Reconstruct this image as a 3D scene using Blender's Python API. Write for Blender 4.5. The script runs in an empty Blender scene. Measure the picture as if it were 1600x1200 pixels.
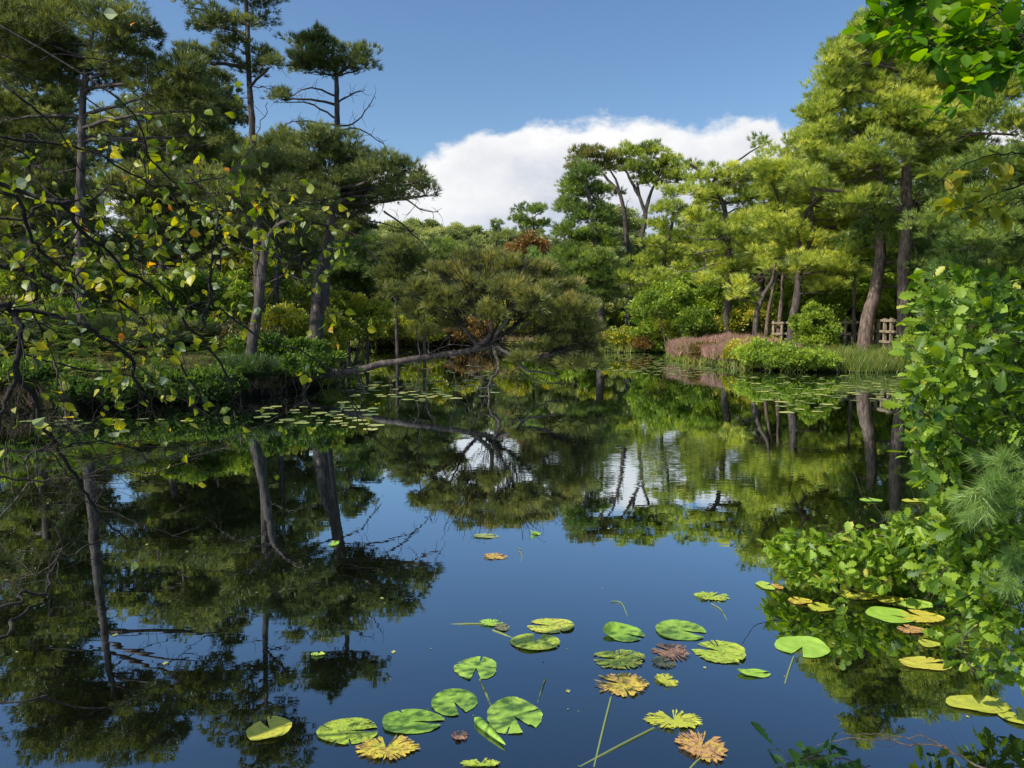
import bpy, math, numpy as np
from mathutils import Vector
R = np.random.default_rng(7)
S = bpy.context.scene
COL = S.collection
PI = math.pi
# ------------------------------------------------------------------ camera maths
F = 1190.0; CAMZ = 1.7; PITCH = math.radians(4.8)
cp, sp = math.cos(PITCH), math.sin(PITCH)
def ray(px, py):
    a = (px-800)/F; b = (600-py)/F
    return np.array([a, cp+b*sp, -sp+b*cp])
def P(px, py, Y):
    r = ray(px, py); t = Y/r[1]
    return np.array([0, 0, CAMZ])+r*t
def W(px, py, z=0.0):
    r = ray(px, py); t = (z-CAMZ)/r[2]
    return np.array([0, 0, CAMZ])+r*t
def proj(p):
    p = np.asarray(p, float); d = p-np.array([0, 0, CAMZ])
    f = d[..., 1]*cp-d[..., 2]*sp; u = d[..., 1]*sp+d[..., 2]*cp
    f = np.maximum(f, 1e-3)
    return 800+F*d[..., 0]/f, 600-F*u/f
cam = bpy.data.cameras.new('camera'); camo = bpy.data.objects.new('camera', cam); COL.objects.link(camo)
camo.location = (0, 0, CAMZ); camo.rotation_euler = (PI/2-PITCH, 0, 0)
cam.sensor_width = 36; cam.lens = 36*F/1600; cam.clip_end = 3000; cam.clip_start = 0.05
S.camera = camo
S.view_settings.view_transform = 'Standard'; S.view_settings.look = 'None'; S.view_settings.exposure = 0
# ------------------------------------------------------------------ terrain function
POLY = np.array([(-3.4,1.2),(-1.5,.8),(0,.75),(1.5,.9),(2.9,2.2),(4.6,5),(7.5,9.5),(12,17),(15,21),(15.6,23.5),(12.6,24.9),(9.3,24.7),
  (8.0,26.3),(7.4,28.5),(6.7,31),(6.9,34.5),(9,38),(9.2,40.5),(7.6,40.2),(6.2,39.4),(4.8,40.2),(4.4,46),(1,50),(-5,51),(-9,47),(-9.5,38),
  (-7.6,30),(-5.6,24),(-4.7,20.5),(-4.75,18.8),(-5.3,17.2),(-6.2,15.9),(-9,14.2),(-12,13.4),(-14,11.5),(-10,8),(-6,4)], float)
def sdf(x, y):
    x = np.asarray(x, float); y = np.asarray(y, float)
    d = np.full(x.shape, 1e9); ins = np.zeros(x.shape, bool); n = len(POLY)
    for i in range(n):
        a = POLY[i]; b = POLY[(i+1) % n]; e = b-a
        wx = x-a[0]; wy = y-a[1]
        t = np.clip((wx*e[0]+wy*e[1])/(e@e), 0, 1)
        d = np.minimum(d, (wx-e[0]*t)**2+(wy-e[1]*t)**2)
        c = ((a[1] > y) != (b[1] > y)) & (x < (b[0]-a[0])*(y-a[1])/(b[1]-a[1]+1e-12)+a[0])
        ins ^= c
    d = np.sqrt(d)
    return np.where(ins, -d, d)
def sm(a, b, x):
    t = np.clip((x-a)/(b-a), 0, 1); return t*t*(3-2*t)
def wob(x, y, s):
    x = x*s; y = y*s
    return (np.sin(x*1.7+1.3*np.sin(y*1.1))+np.sin(y*2.1+1.7*np.sin(x*.9+2))+.5*np.sin(x*4.3+y*3.1)+.5*np.sin(y*5.3-x*3.7))/3
def gz(x, y):
    x = np.asarray(x, float); y = np.asarray(y, float)
    s = sdf(x, y)+wob(x, y, 1.1)*.22
    land = .02+.22*sm(0, .5, s)+.35*sm(.4, 4, s)+.05*wob(x, y, 1.5)
    left = sm(-3, -7, x)*sm(12, 16, y)
    land = land+left*(.25*sm(0, .4, s)+.9*sm(.5, 7, s))
    far = np.maximum(0, y-58)
    land = land+far*.085*sm(0, 40, far)*(1+.35*wob(x, y, .03))+sm(20, 70, np.abs(x))*3
    land = np.minimum(land, 26+4*wob(x, y, .012))
    bed = -np.minimum(1.1, .08-s*.55)
    return np.where(s > 0, land, bed)
# ------------------------------------------------------------------ mesh accumulation
class Acc:
    def __init__(s): s.v = []; s.f = []; s.a = []; s.n = 0; s.m = []
    def add(s, v, f, a=None, mi=0):
        f = np.asarray(f, np.int32)
        s.v.append(np.asarray(v, np.float32)); s.f.append(f+s.n); s.n += len(v)
        s.a.append(np.full(len(f), .5, np.float32) if a is None else np.asarray(a, np.float32)*np.ones(len(f), np.float32))
        s.m.append(np.full(len(f), mi, np.int32))
    def build(s, name, mats, parent=None, smooth=False, origin=None):
        me = bpy.data.meshes.new(name)
        v = np.concatenate(s.v)
        if origin is not None: v = v-np.asarray(origin, np.float32)
        if parent is not None and origin is None: v = v-np.asarray(parent.location, np.float32)
        me.vertices.add(len(v)); me.vertices.foreach_set('co', v.ravel())
        li = np.concatenate([f.ravel() for f in s.f])
        tot = np.concatenate([np.full(len(f), f.shape[1], np.int32) for f in s.f])
        me.loops.add(len(li)); me.loops.foreach_set('vertex_index', li)
        me.polygons.add(len(tot)); me.polygons.foreach_set('loop_start', np.concatenate([[0], np.cumsum(tot)[:-1]]).astype(np.int32))
        if not isinstance(mats, (list, tuple)): mats = [mats]
        for m in mats: me.materials.append(m)
        me.polygons.foreach_set('material_index', np.concatenate(s.m))
        me.polygons.foreach_set('use_smooth', np.full(len(tot), smooth))
        at = me.attributes.new('v', 'FLOAT', 'FACE'); at.data.foreach_set('value', np.concatenate(s.a))
        me.update(calc_edges=True); me.validate()
        o = bpy.data.objects.new(name, me); COL.objects.link(o)
        if parent is not None: o.parent = parent
        if origin is not None and parent is None: o.location = origin
        return o
def thing(name, label, cat, loc=(0, 0, 0), group=None):
    o = bpy.data.objects.new(name, None); COL.objects.link(o); o.location = [float(c) for c in loc]
    o.empty_display_size = .2
    return tag(o, label, cat, group)
def tag(o, label=None, cat=None, group=None, kind=None):
    if label: o['label'] = label
    if cat: o['category'] = cat
    if group: o['group'] = group
    if kind: o['kind'] = kind
    return o
def dup(root, loc, rot=0, sc=1, label=None, group=None, cat=None):
    r = root.copy(); COL.objects.link(r); r.location = loc; r.rotation_euler = (0, 0, rot)
    r.scale = (sc, sc, sc) if np.isscalar(sc) else sc
    tag(r, label, cat, group)
    for ch in list(root.children):
        c = ch.copy(); COL.objects.link(c); c.parent = r
    return r
def nrm(a): return a/np.maximum(np.linalg.norm(a, axis=-1, keepdims=True), 1e-9)
def rv(n): return nrm(R.normal(size=(n, 3)))
def tube(acc, pts, rad, sides=6, a=.5, mi=0, knob=0):
    pts = np.asarray(pts, float); n = len(pts)
    rad = np.ones(n)*np.asarray(rad, float)
    t = nrm(np.gradient(pts, axis=0))
    u = np.cross(t[0], [0, 0, 1.]);
    if np.linalg.norm(u) < .1: u = np.cross(t[0], [1., 0, 0])
    u = u/np.linalg.norm(u); U = []
    for i in range(n):
        u = u-t[i]*(u@t[i]); u = u/max(np.linalg.norm(u), 1e-9); U.append(u)
    U = np.array(U); V = np.cross(t, U)
    an = np.arange(sides)*2*PI/sides
    rr = rad[:, None]*(1+(R.normal(size=(n, sides))*knob if knob else 0))
    v = pts[:, None]+rr[..., None]*(np.cos(an)[None, :, None]*U[:, None]+np.sin(an)[None, :, None]*V[:, None])
    i = np.arange(n-1)[:, None]*sides; j = np.arange(sides)[None]; k = (j+1) % sides
    f = np.stack([i+j, i+k, i+sides+k, i+sides+j], -1).reshape(-1, 4)
    acc.add(v.reshape(-1, 3), f, a, mi)
    c = len(pts)*0
    e = (n-1)*sides
    if sides == 4: acc.add(v[-1], [[0, 1, 2, 3]], a, mi)
    elif sides > 4:
        acc.add(np.concatenate([v[-1], pts[-1:]]), [[q, (q+1) % sides, sides] for q in range(sides)], a, mi)
def smoothpath(pts, n=None, wig=0):
    pts = np.asarray(pts, float)
    if len(pts) == 2:
        pts = np.array([pts[0], (pts[0]+pts[1])/2, pts[1]])
    m = n or (len(pts)-1)*5+1
    t = np.linspace(0, len(pts)-1, m); out = []
    for x in t:
        i = min(int(x), len(pts)-2); u = x-i
        p0 = pts[max(i-1, 0)]; p1 = pts[i]; p2 = pts[i+1]; p3 = pts[min(i+2, len(pts)-1)]
        out.append(.5*((2*p1)+(-p0+p2)*u+(2*p0-5*p1+4*p2-p3)*u*u+(-p0+3*p1-3*p2+p3)*u**3))
    out = np.array(out)
    if wig:
        w = np.cumsum(R.normal(size=out.shape), axis=0)*wig; w = w-np.linspace(0, 1, m)[:, None]*w[-1]-w[0]*(1-np.linspace(0, 1, m))[:, None]
        out = out+w
    return out
# many thin 3-sided straight/curved twigs at once
def twigs(acc, A, B, r, sag=.1, a=.5, seg=3):
    n = len(A)
    if n == 0: return
    L = np.linalg.norm(B-A, axis=1, keepdims=True)
    off = rv(n)*L*sag
    t = np.linspace(0, 1, seg+1)
    pts = A[:, None]*(1-t)[None, :, None]+B[:, None]*t[None, :, None]+off[:, None]*np.sin(t*PI)[None, :, None]
    pts = pts+R.normal(size=pts.shape)*L[:, None]*.02
    d = nrm(B-A); u = nrm(np.cross(d, rv(n))); v = np.cross(d, u)
    an = np.arange(3)*2*PI/3
    rr = np.asarray(r)*np.ones(n)
    ring = np.cos(an)[None, :, None]*u[:, None]+np.sin(an)[None, :, None]*v[:, None]
    tap = np.linspace(1, .45, seg+1)
    vv = pts[:, :, None]+ring[:, None]*(rr[:, None]*tap[None])[..., None, None]
    base = (np.arange(n)*(seg+1)*3)[:, None, None]+(np.arange(seg)*3)[None, :, None]
    j = np.arange(3)[None, None]; k = (j+1) % 3
    f = np.stack([base+j, base+k, base+3+k, base+3+j], -1).reshape(-1, 4)
    acc.add(vv.reshape(-1, 3), f, a)
def needles(acc, T, D, k, L, w, spread=.9, a=None, av=.18):
    n = len(T); va = (R.random(n) if a is None else a)
    T2 = np.repeat(T, k, 0)+R.normal(size=(n*k, 3))*L*.12
    d = nrm(np.repeat(D, k, 0)+rv(n*k)*spread)
    ln = L*(.6+.6*R.random((n*k, 1)))
    s = nrm(np.cross(d, rv(n*k)))*w*.5
    v = np.stack([T2-s, T2+s, T2+d*ln], 1).reshape(-1, 3)
    f = np.arange(n*k*3).reshape(-1, 3)
    acc.add(v, f, np.clip(np.repeat(va, k)+R.normal(size=n*k)*av*.5, 0, 1))
def leafquads(acc, T, D, L, w, a=None):
    n = len(T); d = nrm(D+rv(n)*.8); s = nrm(np.cross(d, rv(n)))
    ln = L*(.6+.8*R.random((n, 1))); ww = w*(.6+.8*R.random((n, 1)))*.5
    up = np.cross(d, s)*ln*.12
    v = np.stack([T, T+d*ln*.45+s*ww+up, T+d*ln, T+d*ln*.45-s*ww+up], 1).reshape(-1, 3)
    acc.add(v, np.arange(n*4).reshape(-1, 4), R.random(n) if a is None else a)
# ------------------------------------------------------------------ materials
def mat(name):
    m = bpy.data.materials.new(name); m.use_nodes = True; nt = m.node_tree; nt.nodes.clear()
    return m, nt, nt.nodes, nt.links
def ramp(N, pts, interp='LINEAR'):
    r = N.new('ShaderNodeValToRGB'); cr = r.color_ramp; cr.interpolation = interp
    while len(cr.elements) < len(pts): cr.elements.new(.5)
    for e, (p, c) in zip(cr.elements, pts): e.position = p; e.color = (*c, 1)
    return r
GG = (2.15, 1.95, 1.6)
def foliage(name, stops, trans=.35, gloss=.05, rough=.45, nscale=.6, namt=.35, gain=1.0):
    stops = [(p, tuple(min(.85, q*gain*g_) for q, g_ in zip(c, GG))) for p, c in stops]
    m, nt, N, K = mat(name)
    out = N.new('ShaderNodeOutputMaterial'); at = N.new('ShaderNodeAttribute'); at.attribute_name = 'v'
    rp = ramp(N, stops)
    geo = N.new('ShaderNodeNewGeometry'); no = N.new('ShaderNodeTexNoise'); no.inputs['Scale'].default_value = nscale; no.inputs['Detail'].default_value = 2
    K.new(geo.outputs['Position'], no.inputs['Vector'])
    ma = N.new('ShaderNodeMath'); ma.operation = 'MULTIPLY_ADD'; ma.inputs[1].default_value = namt*2; ma.inputs[2].default_value = -namt
    K.new(no.outputs['Fac'], ma.inputs[0])
    ad = N.new('ShaderNodeMath'); ad.operation = 'ADD'; ad.use_clamp = True
    K.new(ma.outputs[0], ad.inputs[0]); K.new(at.outputs['Fac'], ad.inputs[1]); K.new(ad.outputs[0], rp.inputs['Fac'])
    df = N.new('ShaderNodeBsdfDiffuse'); tr = N.new('ShaderNodeBsdfTranslucent'); gl = N.new('ShaderNodeBsdfGlossy'); gl.inputs['Roughness'].default_value = rough
    hs = N.new('ShaderNodeHueSaturation'); hs.inputs['Hue'].default_value = .485; hs.inputs['Saturation'].default_value = 1.1; hs.inputs['Value'].default_value = 1.5
    K.new(rp.outputs[0], df.inputs[0]); K.new(rp.outputs[0], hs.inputs['Color']); K.new(hs.outputs[0], tr.inputs[0])
    m1 = N.new('ShaderNodeMixShader'); m1.inputs[0].default_value = trans; K.new(df.outputs[0], m1.inputs[1]); K.new(tr.outputs[0], m1.inputs[2])
    m2 = N.new('ShaderNodeMixShader'); m2.inputs[0].default_value = gloss; K.new(m1.outputs[0], m2.inputs[1]); K.new(gl.outputs[0], m2.inputs[2])
    K.new(m2.outputs[0], out.inputs[0]); return m
def bark(name, c1, c2, scale=9, z=.25, c3=None):
    m, nt, N, K = mat(name)
    out = N.new('ShaderNodeOutputMaterial'); b = N.new('ShaderNodeBsdfPrincipled'); b.inputs['Roughness'].default_value = .85
    geo = N.new('ShaderNodeNewGeometry'); mp = N.new('ShaderNodeMapping'); mp.inputs['Scale'].default_value = (1, 1, z); K.new(geo.outputs['Position'], mp.inputs[0])
    no = N.new('ShaderNodeTexNoise'); no.inputs['Scale'].default_value = scale; no.inputs['Detail'].default_value = 5; no.inputs['Roughness'].default_value = .65
    K.new(mp.outputs[0], no.inputs['Vector'])
    rp = ramp(N, [(.35, c1), (.6, c2)]+([(.72, c3)] if c3 else [])); K.new(no.outputs['Fac'], rp.inputs[0]); K.new(rp.outputs[0], b.inputs['Base Color'])
    bp = N.new('ShaderNodeBump'); bp.inputs['Strength'].default_value = .8; bp.inputs['Distance'].default_value = .03; K.new(no.outputs['Fac'], bp.inputs['Height']); K.new(bp.outputs[0], b.inputs['Normal'])
    K.new(b.outputs[0], out.inputs[0]); return m
PINE_D = foliage('needles_dark', [(0, (.014, .028, .010)), (.5, (.036, .066, .018)), (1, (.095, .13, .028))], .4, gain=1.9)
PINE_B = foliage('needles_blue', [(0, (.016, .034, .015)), (.5, (.045, .085, .028)), (1, (.10, .15, .042))], .4, gain=1.9)
PINE_Y = foliage('needles_yellow', [(0, (.02, .036, .010)), (.4, (.082, .12, .022)), (1, (.23, .25, .06))], .45, gain=1.85)
PINE_O = foliage('needles_olive', [(0, (.025, .034, .012)), (.5, (.07, .088, .024)), (.85, (.13, .145, .045)), (1, (.19, .16, .06))], .4, gain=1.4)
GG = (1.55, 1.38, 1.15)  # weaker gain puts the left bank's shade into both needle colours below
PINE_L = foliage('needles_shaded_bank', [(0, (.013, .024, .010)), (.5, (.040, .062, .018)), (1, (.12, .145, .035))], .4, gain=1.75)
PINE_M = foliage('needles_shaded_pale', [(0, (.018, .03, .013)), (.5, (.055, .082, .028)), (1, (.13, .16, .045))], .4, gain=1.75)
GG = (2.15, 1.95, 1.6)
PINE_F = foliage('needles_far', [(0, (.035, .055, .025)), (.5, (.07, .10, .036)), (1, (.13, .16, .05))], .3, gain=1.5)  # distance haze mixed into the needle colour
LEAF_F = foliage('leaves_far', [(0, (.04, .058, .028)), (.5, (.078, .105, .038)), (1, (.16, .175, .055))], .3, nscale=.12, gain=1.8)  # raised, paler tones: distance haze put into the leaf colour
LEAF_G = foliage('leaves_green', [(0, (.02, .045, .010)), (.5, (.075, .13, .02)), (1, (.19, .25, .04))], .4, .02, .6, gain=1.25)
LEAF_Y = foliage('leaves_yellow_green', [(0, (.03, .055, .012)), (.5, (.12, .17, .022)), (1, (.32, .31, .04))], .4)
LEAF_R = foliage('leaves_rust', [(0, (.04, .045, .015)), (.5, (.095, .08, .028)), (1, (.2, .12, .035))], .35)
GG = (1, 1, 1)
HEATH = foliage('heather_bloom', [(0, (.08, .10, .03)), (.4, (.23, .21, .075)), (.6, (.39, .26, .18)), (1, (.58, .36, .31))], .25, 0, nscale=1.5)
GG = (1.75, 1.6, 1.3)
GRASS = foliage('grass', [(0, (.03, .06, .012)), (.5, (.09, .15, .025)), (1, (.24, .26, .06))], .35)
FERN = foliage('bracken', [(0, (.02, .045, .012)), (.5, (.06, .12, .025)), (.85, (.13, .19, .04)), (1, (.25, .15, .04))], .35)
GG = (1.18, 1.12, 1.0)
BIRCH = foliage('broad_leaves', [(0, (.03, .06, .01)), (.2, (.08, .14, .012)), (.45, (.19, .25, .018)), (.62, (.4, .38, .02)), (.7, (.2, .27, .15)), (.84, (.27, .33, .22)), (.86, (.5, .36, .02)), (.93, (.6, .25, .02)), (1, (.5, .1, .01))], .5, .04, .45, 3, .03, 1.25)
OAK = foliage('oak_leaves', [(0, (.01, .045, .01)), (.4, (.07, .145, .012)), (.75, (.20, .31, .025)), (.93, (.22, .36, .07)), (1, (.36, .38, .07))], .42, .035, .5, 3, .12, 1.3)
BEECH = foliage('beech_leaves', [(0, (.02, .07, .008)), (.5, (.08, .2, .012)), (1, (.22, .33, .02))], .6, .02, .5, 2, .15, 1.3)
BEECH_Y = foliage('beech_leaves_yellowing', [(0, (.06, .1, .01)), (.5, (.2, .24, .012)), (1, (.42, .36, .02))], .55, .04, .4, 2, .15)
BARK_P = bark('pine_bark', (.025, .02, .018), (.12, .095, .08), 11, .3, (.27, .22, .19))
BARK_R = bark('pine_bark_red', (.05, .036, .028), (.21, .15, .115), 11, .3, (.36, .27, .21))
BARK_G = bark('dead_wood', (.05, .042, .036), (.24, .2, .165), 16, .4, (.42, .37, .32))
BARK_D = bark('wet_dark_bark', (.006, .005, .004), (.03, .024, .018), 14, .6, (.07, .065, .03))
BARK_T = bark('twig_bark', (.03, .024, .016), (.13, .10, .07), 20, 1)
FENCEW = bark('weathered_timber', (.17, .125, .08), (.42, .33, .22), 14, .2)
# ------------------------------------------------------------------ ground
def axis(lo, hi, fine, a, b):
    xs = [x for x in np.arange(a, b+1e-6, fine)]; st = fine
    while xs[-1] < hi: st *= 1.16; xs.append(xs[-1]+st)
    st = fine; pre = []; c = a
    while c > lo: st *= 1.16; c -= st; pre.append(c)
    return np.array(pre[::-1]+xs)
gx = axis(-900, 900, .22, -19, 20); gy = axis(-200, 1500, .22, -2, 54)
X, Y = np.meshgrid(gx, gy); Z = gz(X, Y)
nx, ny = len(gx), len(gy)
i = (np.arange(ny-1)[:, None]*nx+np.arange(nx-1)[None]).ravel()
g = Acc(); g.add(np.stack([X, Y, Z], -1).reshape(-1, 3), np.stack([i, i+1, i+nx+1, i+nx], 1))
m, nt, N, K = mat('soil_and_moss'); out = N.new('ShaderNodeOutputMaterial'); b = N.new('ShaderNodeBsdfPrincipled'); b.inputs['Roughness'].default_value = .95; b.inputs['Specular IOR Level'].default_value = .1
geo = N.new('ShaderNodeNewGeometry'); no = N.new('ShaderNodeTexNoise'); no.inputs['Scale'].default_value = .9; no.inputs['Detail'].default_value = 8; K.new(geo.outputs['Position'], no.inputs['Vector'])
rp = ramp(N, [(.3, (.02, .016, .01)), (.48, (.05, .045, .018)), (.58, (.055, .075, .02)), (.72, (.13, .10, .045))]); K.new(no.outputs['Fac'], rp.inputs[0])
sx = N.new('ShaderNodeSeparateXYZ'); K.new(geo.outputs['Position'], sx.inputs[0])
mr = N.new('ShaderNodeMapRange'); mr.inputs[1].default_value = -.05; mr.inputs[2].default_value = .22; K.new(sx.outputs['Z'], mr.inputs[0])
mx = N.new('ShaderNodeMix'); mx.data_type = 'RGBA'; K.new(mr.outputs[0], mx.inputs['Factor']); mx.inputs[6].default_value = (.007, .0065, .004, 1); K.new(rp.outputs[0], mx.inputs[7]); K.new(mx.outputs[2], b.inputs['Base Color'])
bp = N.new('ShaderNodeBump'); bp.inputs['Strength'].default_value = .6; bp.inputs['Distance'].default_value = .1; K.new(no.outputs['Fac'], bp.inputs['Height']); K.new(bp.outputs[0], b.inputs['Normal']); K.new(b.outputs[0], out.inputs[0])
tag(g.build('ground', m, smooth=True), kind='structure')
# ------------------------------------------------------------------ water
m, nt, N, K = mat('pond_water'); out = N.new('ShaderNodeOutputMaterial')
gl = N.new('ShaderNodeBsdfGlossy'); gl.inputs['Roughness'].default_value = 0.0; gl.inputs['Color'].default_value = (.86, .95, 1, 1)
tr = N.new('ShaderNodeBsdfTransparent'); tr.inputs['Color'].default_value = (.42, .42, .30, 1)
df = N.new('ShaderNodeBsdfDiffuse'); df.inputs['Color'].default_value = (.006, .007, .004, 1)
mm = N.new('ShaderNodeMixShader'); mm.inputs[0].default_value = .55; K.new(tr.outputs[0], mm.inputs[1]); K.new(df.outputs[0], mm.inputs[2])
lw = N.new('ShaderNodeLayerWeight'); lw.inputs['Blend'].default_value = .5
mr = N.new('ShaderNodeMapRange'); mr.inputs[1].default_value = .35; mr.inputs[2].default_value = .93; mr.inputs[3].default_value = .22; mr.inputs[4].default_value = .86; mr.interpolation_type = 'SMOOTHSTEP'
K.new(lw.outputs['Facing'], mr.inputs[0])
mxs = N.new('ShaderNodeMixShader'); K.new(mr.outputs[0], mxs.inputs[0]); K.new(mm.outputs[0], mxs.inputs[1]); K.new(gl.outputs[0], mxs.inputs[2]); K.new(mxs.outputs[0], out.inputs[0])
geo = N.new('ShaderNodeNewGeometry')
n1 = N.new('ShaderNodeTexNoise'); n1.inputs['Scale'].default_value = 1.1; n1.inputs['Detail'].default_value = 2
mp = N.new('ShaderNodeMapping'); mp.inputs['Scale'].default_value = (1, 1.6, 1); K.new(geo.outputs['Position'], mp.inputs[0]); K.new(mp.outputs[0], n1.inputs['Vector'])
n2 = N.new('ShaderNodeTexNoise'); n2.inputs['Scale'].default_value = 9; n2.inputs['Detail'].default_value = 1
mp2 = N.new('ShaderNodeMapping'); mp2.inputs['Scale'].default_value = (.45, 1.5, 1); K.new(geo.outputs['Position'], mp2.inputs[0]); K.new(mp2.outputs[0], n2.inputs['Vector'])
# ripple patch: distance from a point out on the pond
vd = N.new('ShaderNodeVectorMath'); vd.operation = 'DISTANCE'; c = W(1010, 715); vd.inputs[1].default_value = tuple(c); K.new(geo.outputs['Position'], vd.inputs[0])
mrp = N.new('ShaderNodeMapRange'); mrp.inputs[1].default_value = .5; mrp.inputs[2].default_value = 2.6; mrp.inputs[3].default_value = .0019; mrp.inputs[4].default_value = .00028; mrp.interpolation_type = 'SMOOTHSTEP'; K.new(vd.outputs['Value'], mrp.inputs[0])
mu = N.new('ShaderNodeMath'); mu.operation = 'MULTIPLY'; K.new(n2.outputs['Fac'], mu.inputs[0]); K.new(mrp.outputs[0], mu.inputs[1])
ma = N.new('ShaderNodeMath'); ma.operation = 'MULTIPLY_ADD'; ma.inputs[1].default_value = .0012; K.new(n1.outputs['Fac'], ma.inputs[0]); K.new(mu.outputs[0], ma.inputs[2])
bp = N.new('ShaderNodeBump'); bp.inputs['Strength'].default_value = .55; bp.inputs['Distance'].default_value = 1.0; K.new(ma.outputs[0], bp.inputs['Height']); K.new(bp.outputs[0], gl.inputs['Normal'])
g = Acc(); g.add([(-24, -3, 0), (24, -3, 0), (24, 56, 0), (-24, 56, 0)], [[0, 1, 2, 3]])
tag(g.build('pond_water', m), kind='structure')
# ------------------------------------------------------------------ sky and sun
SUN = nrm(np.array([-.66, -.36, .76]))
wd = bpy.data.worlds.new('World'); S.world = wd; wd.use_nodes = True; nt = wd.node_tree; N = nt.nodes; K = nt.links; N.clear()
out = N.new('ShaderNodeOutputWorld'); bg = N.new('ShaderNodeBackground'); sky = N.new('ShaderNodeTexSky'); sky.sky_type = 'NISHITA'; sky.sun_disc = False
sky.sun_elevation = math.asin(SUN[2]); sky.sun_rotation = math.atan2(SUN[0], SUN[1]); sky.air_density = 1.0; sky.dust_density = 1.0; sky.ozone_density = 2.2
SKYS = .15
tc = N.new('ShaderNodeTexCoord'); sx = N.new('ShaderNodeSeparateXYZ'); K.new(tc.outputs['Generated'], sx.inputs[0])
def M(op, a, b=None, c=None, clamp=False):
    n = N.new('ShaderNodeMath'); n.operation = op; n.use_clamp = clamp
    for k, x in enumerate((a, b, c)):
        if x is None: continue
        if isinstance(x, (int, float)): n.inputs[k].default_value = x
        else: K.new(x, n.inputs[k])
    return n.outputs[0]
def MR(x, a, b, c, d, t='SMOOTHSTEP'):
    n = N.new('ShaderNodeMapRange'); n.interpolation_type = t
    for k, q in enumerate((a, b, c, d)): n.inputs[k+1].default_value = q
    K.new(x, n.inputs[0]); return n.outputs[0]
az = M('DIVIDE', sx.outputs['X'], M('MAXIMUM', sx.outputs['Y'], .05))      # tan azimuth
el = sx.outputs['Z']
def noise(vec, s, d, r=.55, off=0):
    n = N.new('ShaderNodeTexNoise'); n.inputs['Scale'].default_value = s; n.inputs['Detail'].default_value = d; n.inputs['Roughness'].default_value = r
    mp = N.new('ShaderNodeMapping'); mp.inputs['Location'].default_value = (off, off*.7, 0); mp.inputs['Scale'].default_value = (1, 1, 1.6); K.new(vec, mp.inputs[0]); K.new(mp.outputs[0], n.inputs['Vector'])
    return n.outputs['Fac']
cn = noise(tc.outputs['Generated'], 9, 8, .6); cb = noise(tc.outputs['Generated'], 3.2, 3, .5, 3.3)
# top of the cumulus bank against azimuth: a profile curve
cv = N.new('ShaderNodeFloatCurve'); cu = cv.mapping.curves[0]
prof = [(560, 262), (600, 252), (650, 240), (700, 222), (760, 205), (830, 190), (900, 188), (1000, 193), (1090, 187), (1150, 178), (1205, 176), (1225, 200), (1270, 205), (1340, 230), (1440, 262), (1540, 200), (1620, 160), (1700, 200)]
pts = []
for px, py in prof:
    r = ray(px, py); r = r/np.linalg.norm(r); pts.append((r[0]/r[1], r[2]))
for k, (a_, e_) in enumerate(pts):
    x_ = (a_+1)/2; y_ = e_*2
    if k == 0: cu.points[0].location = (0, .30); cu.points.new(x_-.02, .36)
    cu.points.new(x_, y_)
cu.points[-1].location = (1, .35)
cv.mapping.update()
K.new(M('MULTIPLY_ADD', az, .5, .5, True), cv.inputs['Value'])
top = M('MULTIPLY', cv.outputs[0], .5)
h = M('SUBTRACT', top, el)            # >0 below cloud top
hh = M('ADD', h, M('MULTIPLY_ADD', cn, .10, -.047))
dens = MR(hh, -.004, .014, 0, 1)
# fade the bank into blue haze low down and off to the sides/behind
front = MR(sx.outputs['Y'], .1, .4, 0, 1); dens = M('MULTIPLY', dens, front)
wis = MR(cn, .35, .6, .75, 1); 
low = MR(el, .02, .16, .35, 1); dens = M('MULTIPLY', dens, low)
cd = noise(tc.outputs['Generated'], 7, 6, .62, 7.7)
sh = M('ADD', MR(hh, 0, .15, .95, .05, 'LINEAR'), M('ADD', M('MULTIPLY_ADD', cb, 1.0, -.3), M('MULTIPLY_ADD', cd, 1.6, -.75))); 
cr = ramp(N, [(0, (.46, .55, .70)), (.35, (.57, .63, .74)), (.65, (.80, .82, .87)), (1, (1.0, 1.0, 1.0))]); K.new(M('MULTIPLY', sh, .8, clamp=True), cr.inputs[0])
hsv = N.new('ShaderNodeHueSaturation'); hsv.inputs['Saturation'].default_value = 1.14; hsv.inputs['Hue'].default_value = .5; K.new(sky.outputs[0], hsv.inputs['Color'])
# cool the horizon a little
mx = N.new('ShaderNodeMix'); mx.data_type = 'RGBA'; K.new(dens, mx.inputs['Factor'])
sc = N.new('ShaderNodeMix'); sc.data_type = 'RGBA'; sc.blend_type = 'MULTIPLY'; sc.inputs['Factor'].default_value = 1; K.new(hsv.outputs[0], sc.inputs[6]); sc.inputs[7].default_value = (SKYS, SKYS, SKYS, 1)
K.new(sc.outputs[2], mx.inputs[6]); K.new(cr.outputs[0], mx.inputs[7])
K.new(mx.outputs[2], bg.inputs[0]); bg.inputs[1].default_value = 1.0; K.new(bg.outputs[0], out.inputs[0])
sl = bpy.data.lights.new('sun', 'SUN'); sl.energy = 5.0; sl.angle = math.radians(.5); sl.color = (1, .94, .84)
so = bpy.data.objects.new('sun', sl); COL.objects.link(so); so.rotation_euler = Vector(SUN).to_track_quat('Z', 'Y').to_euler(); so.location = (-20, 0, 30)
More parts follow.
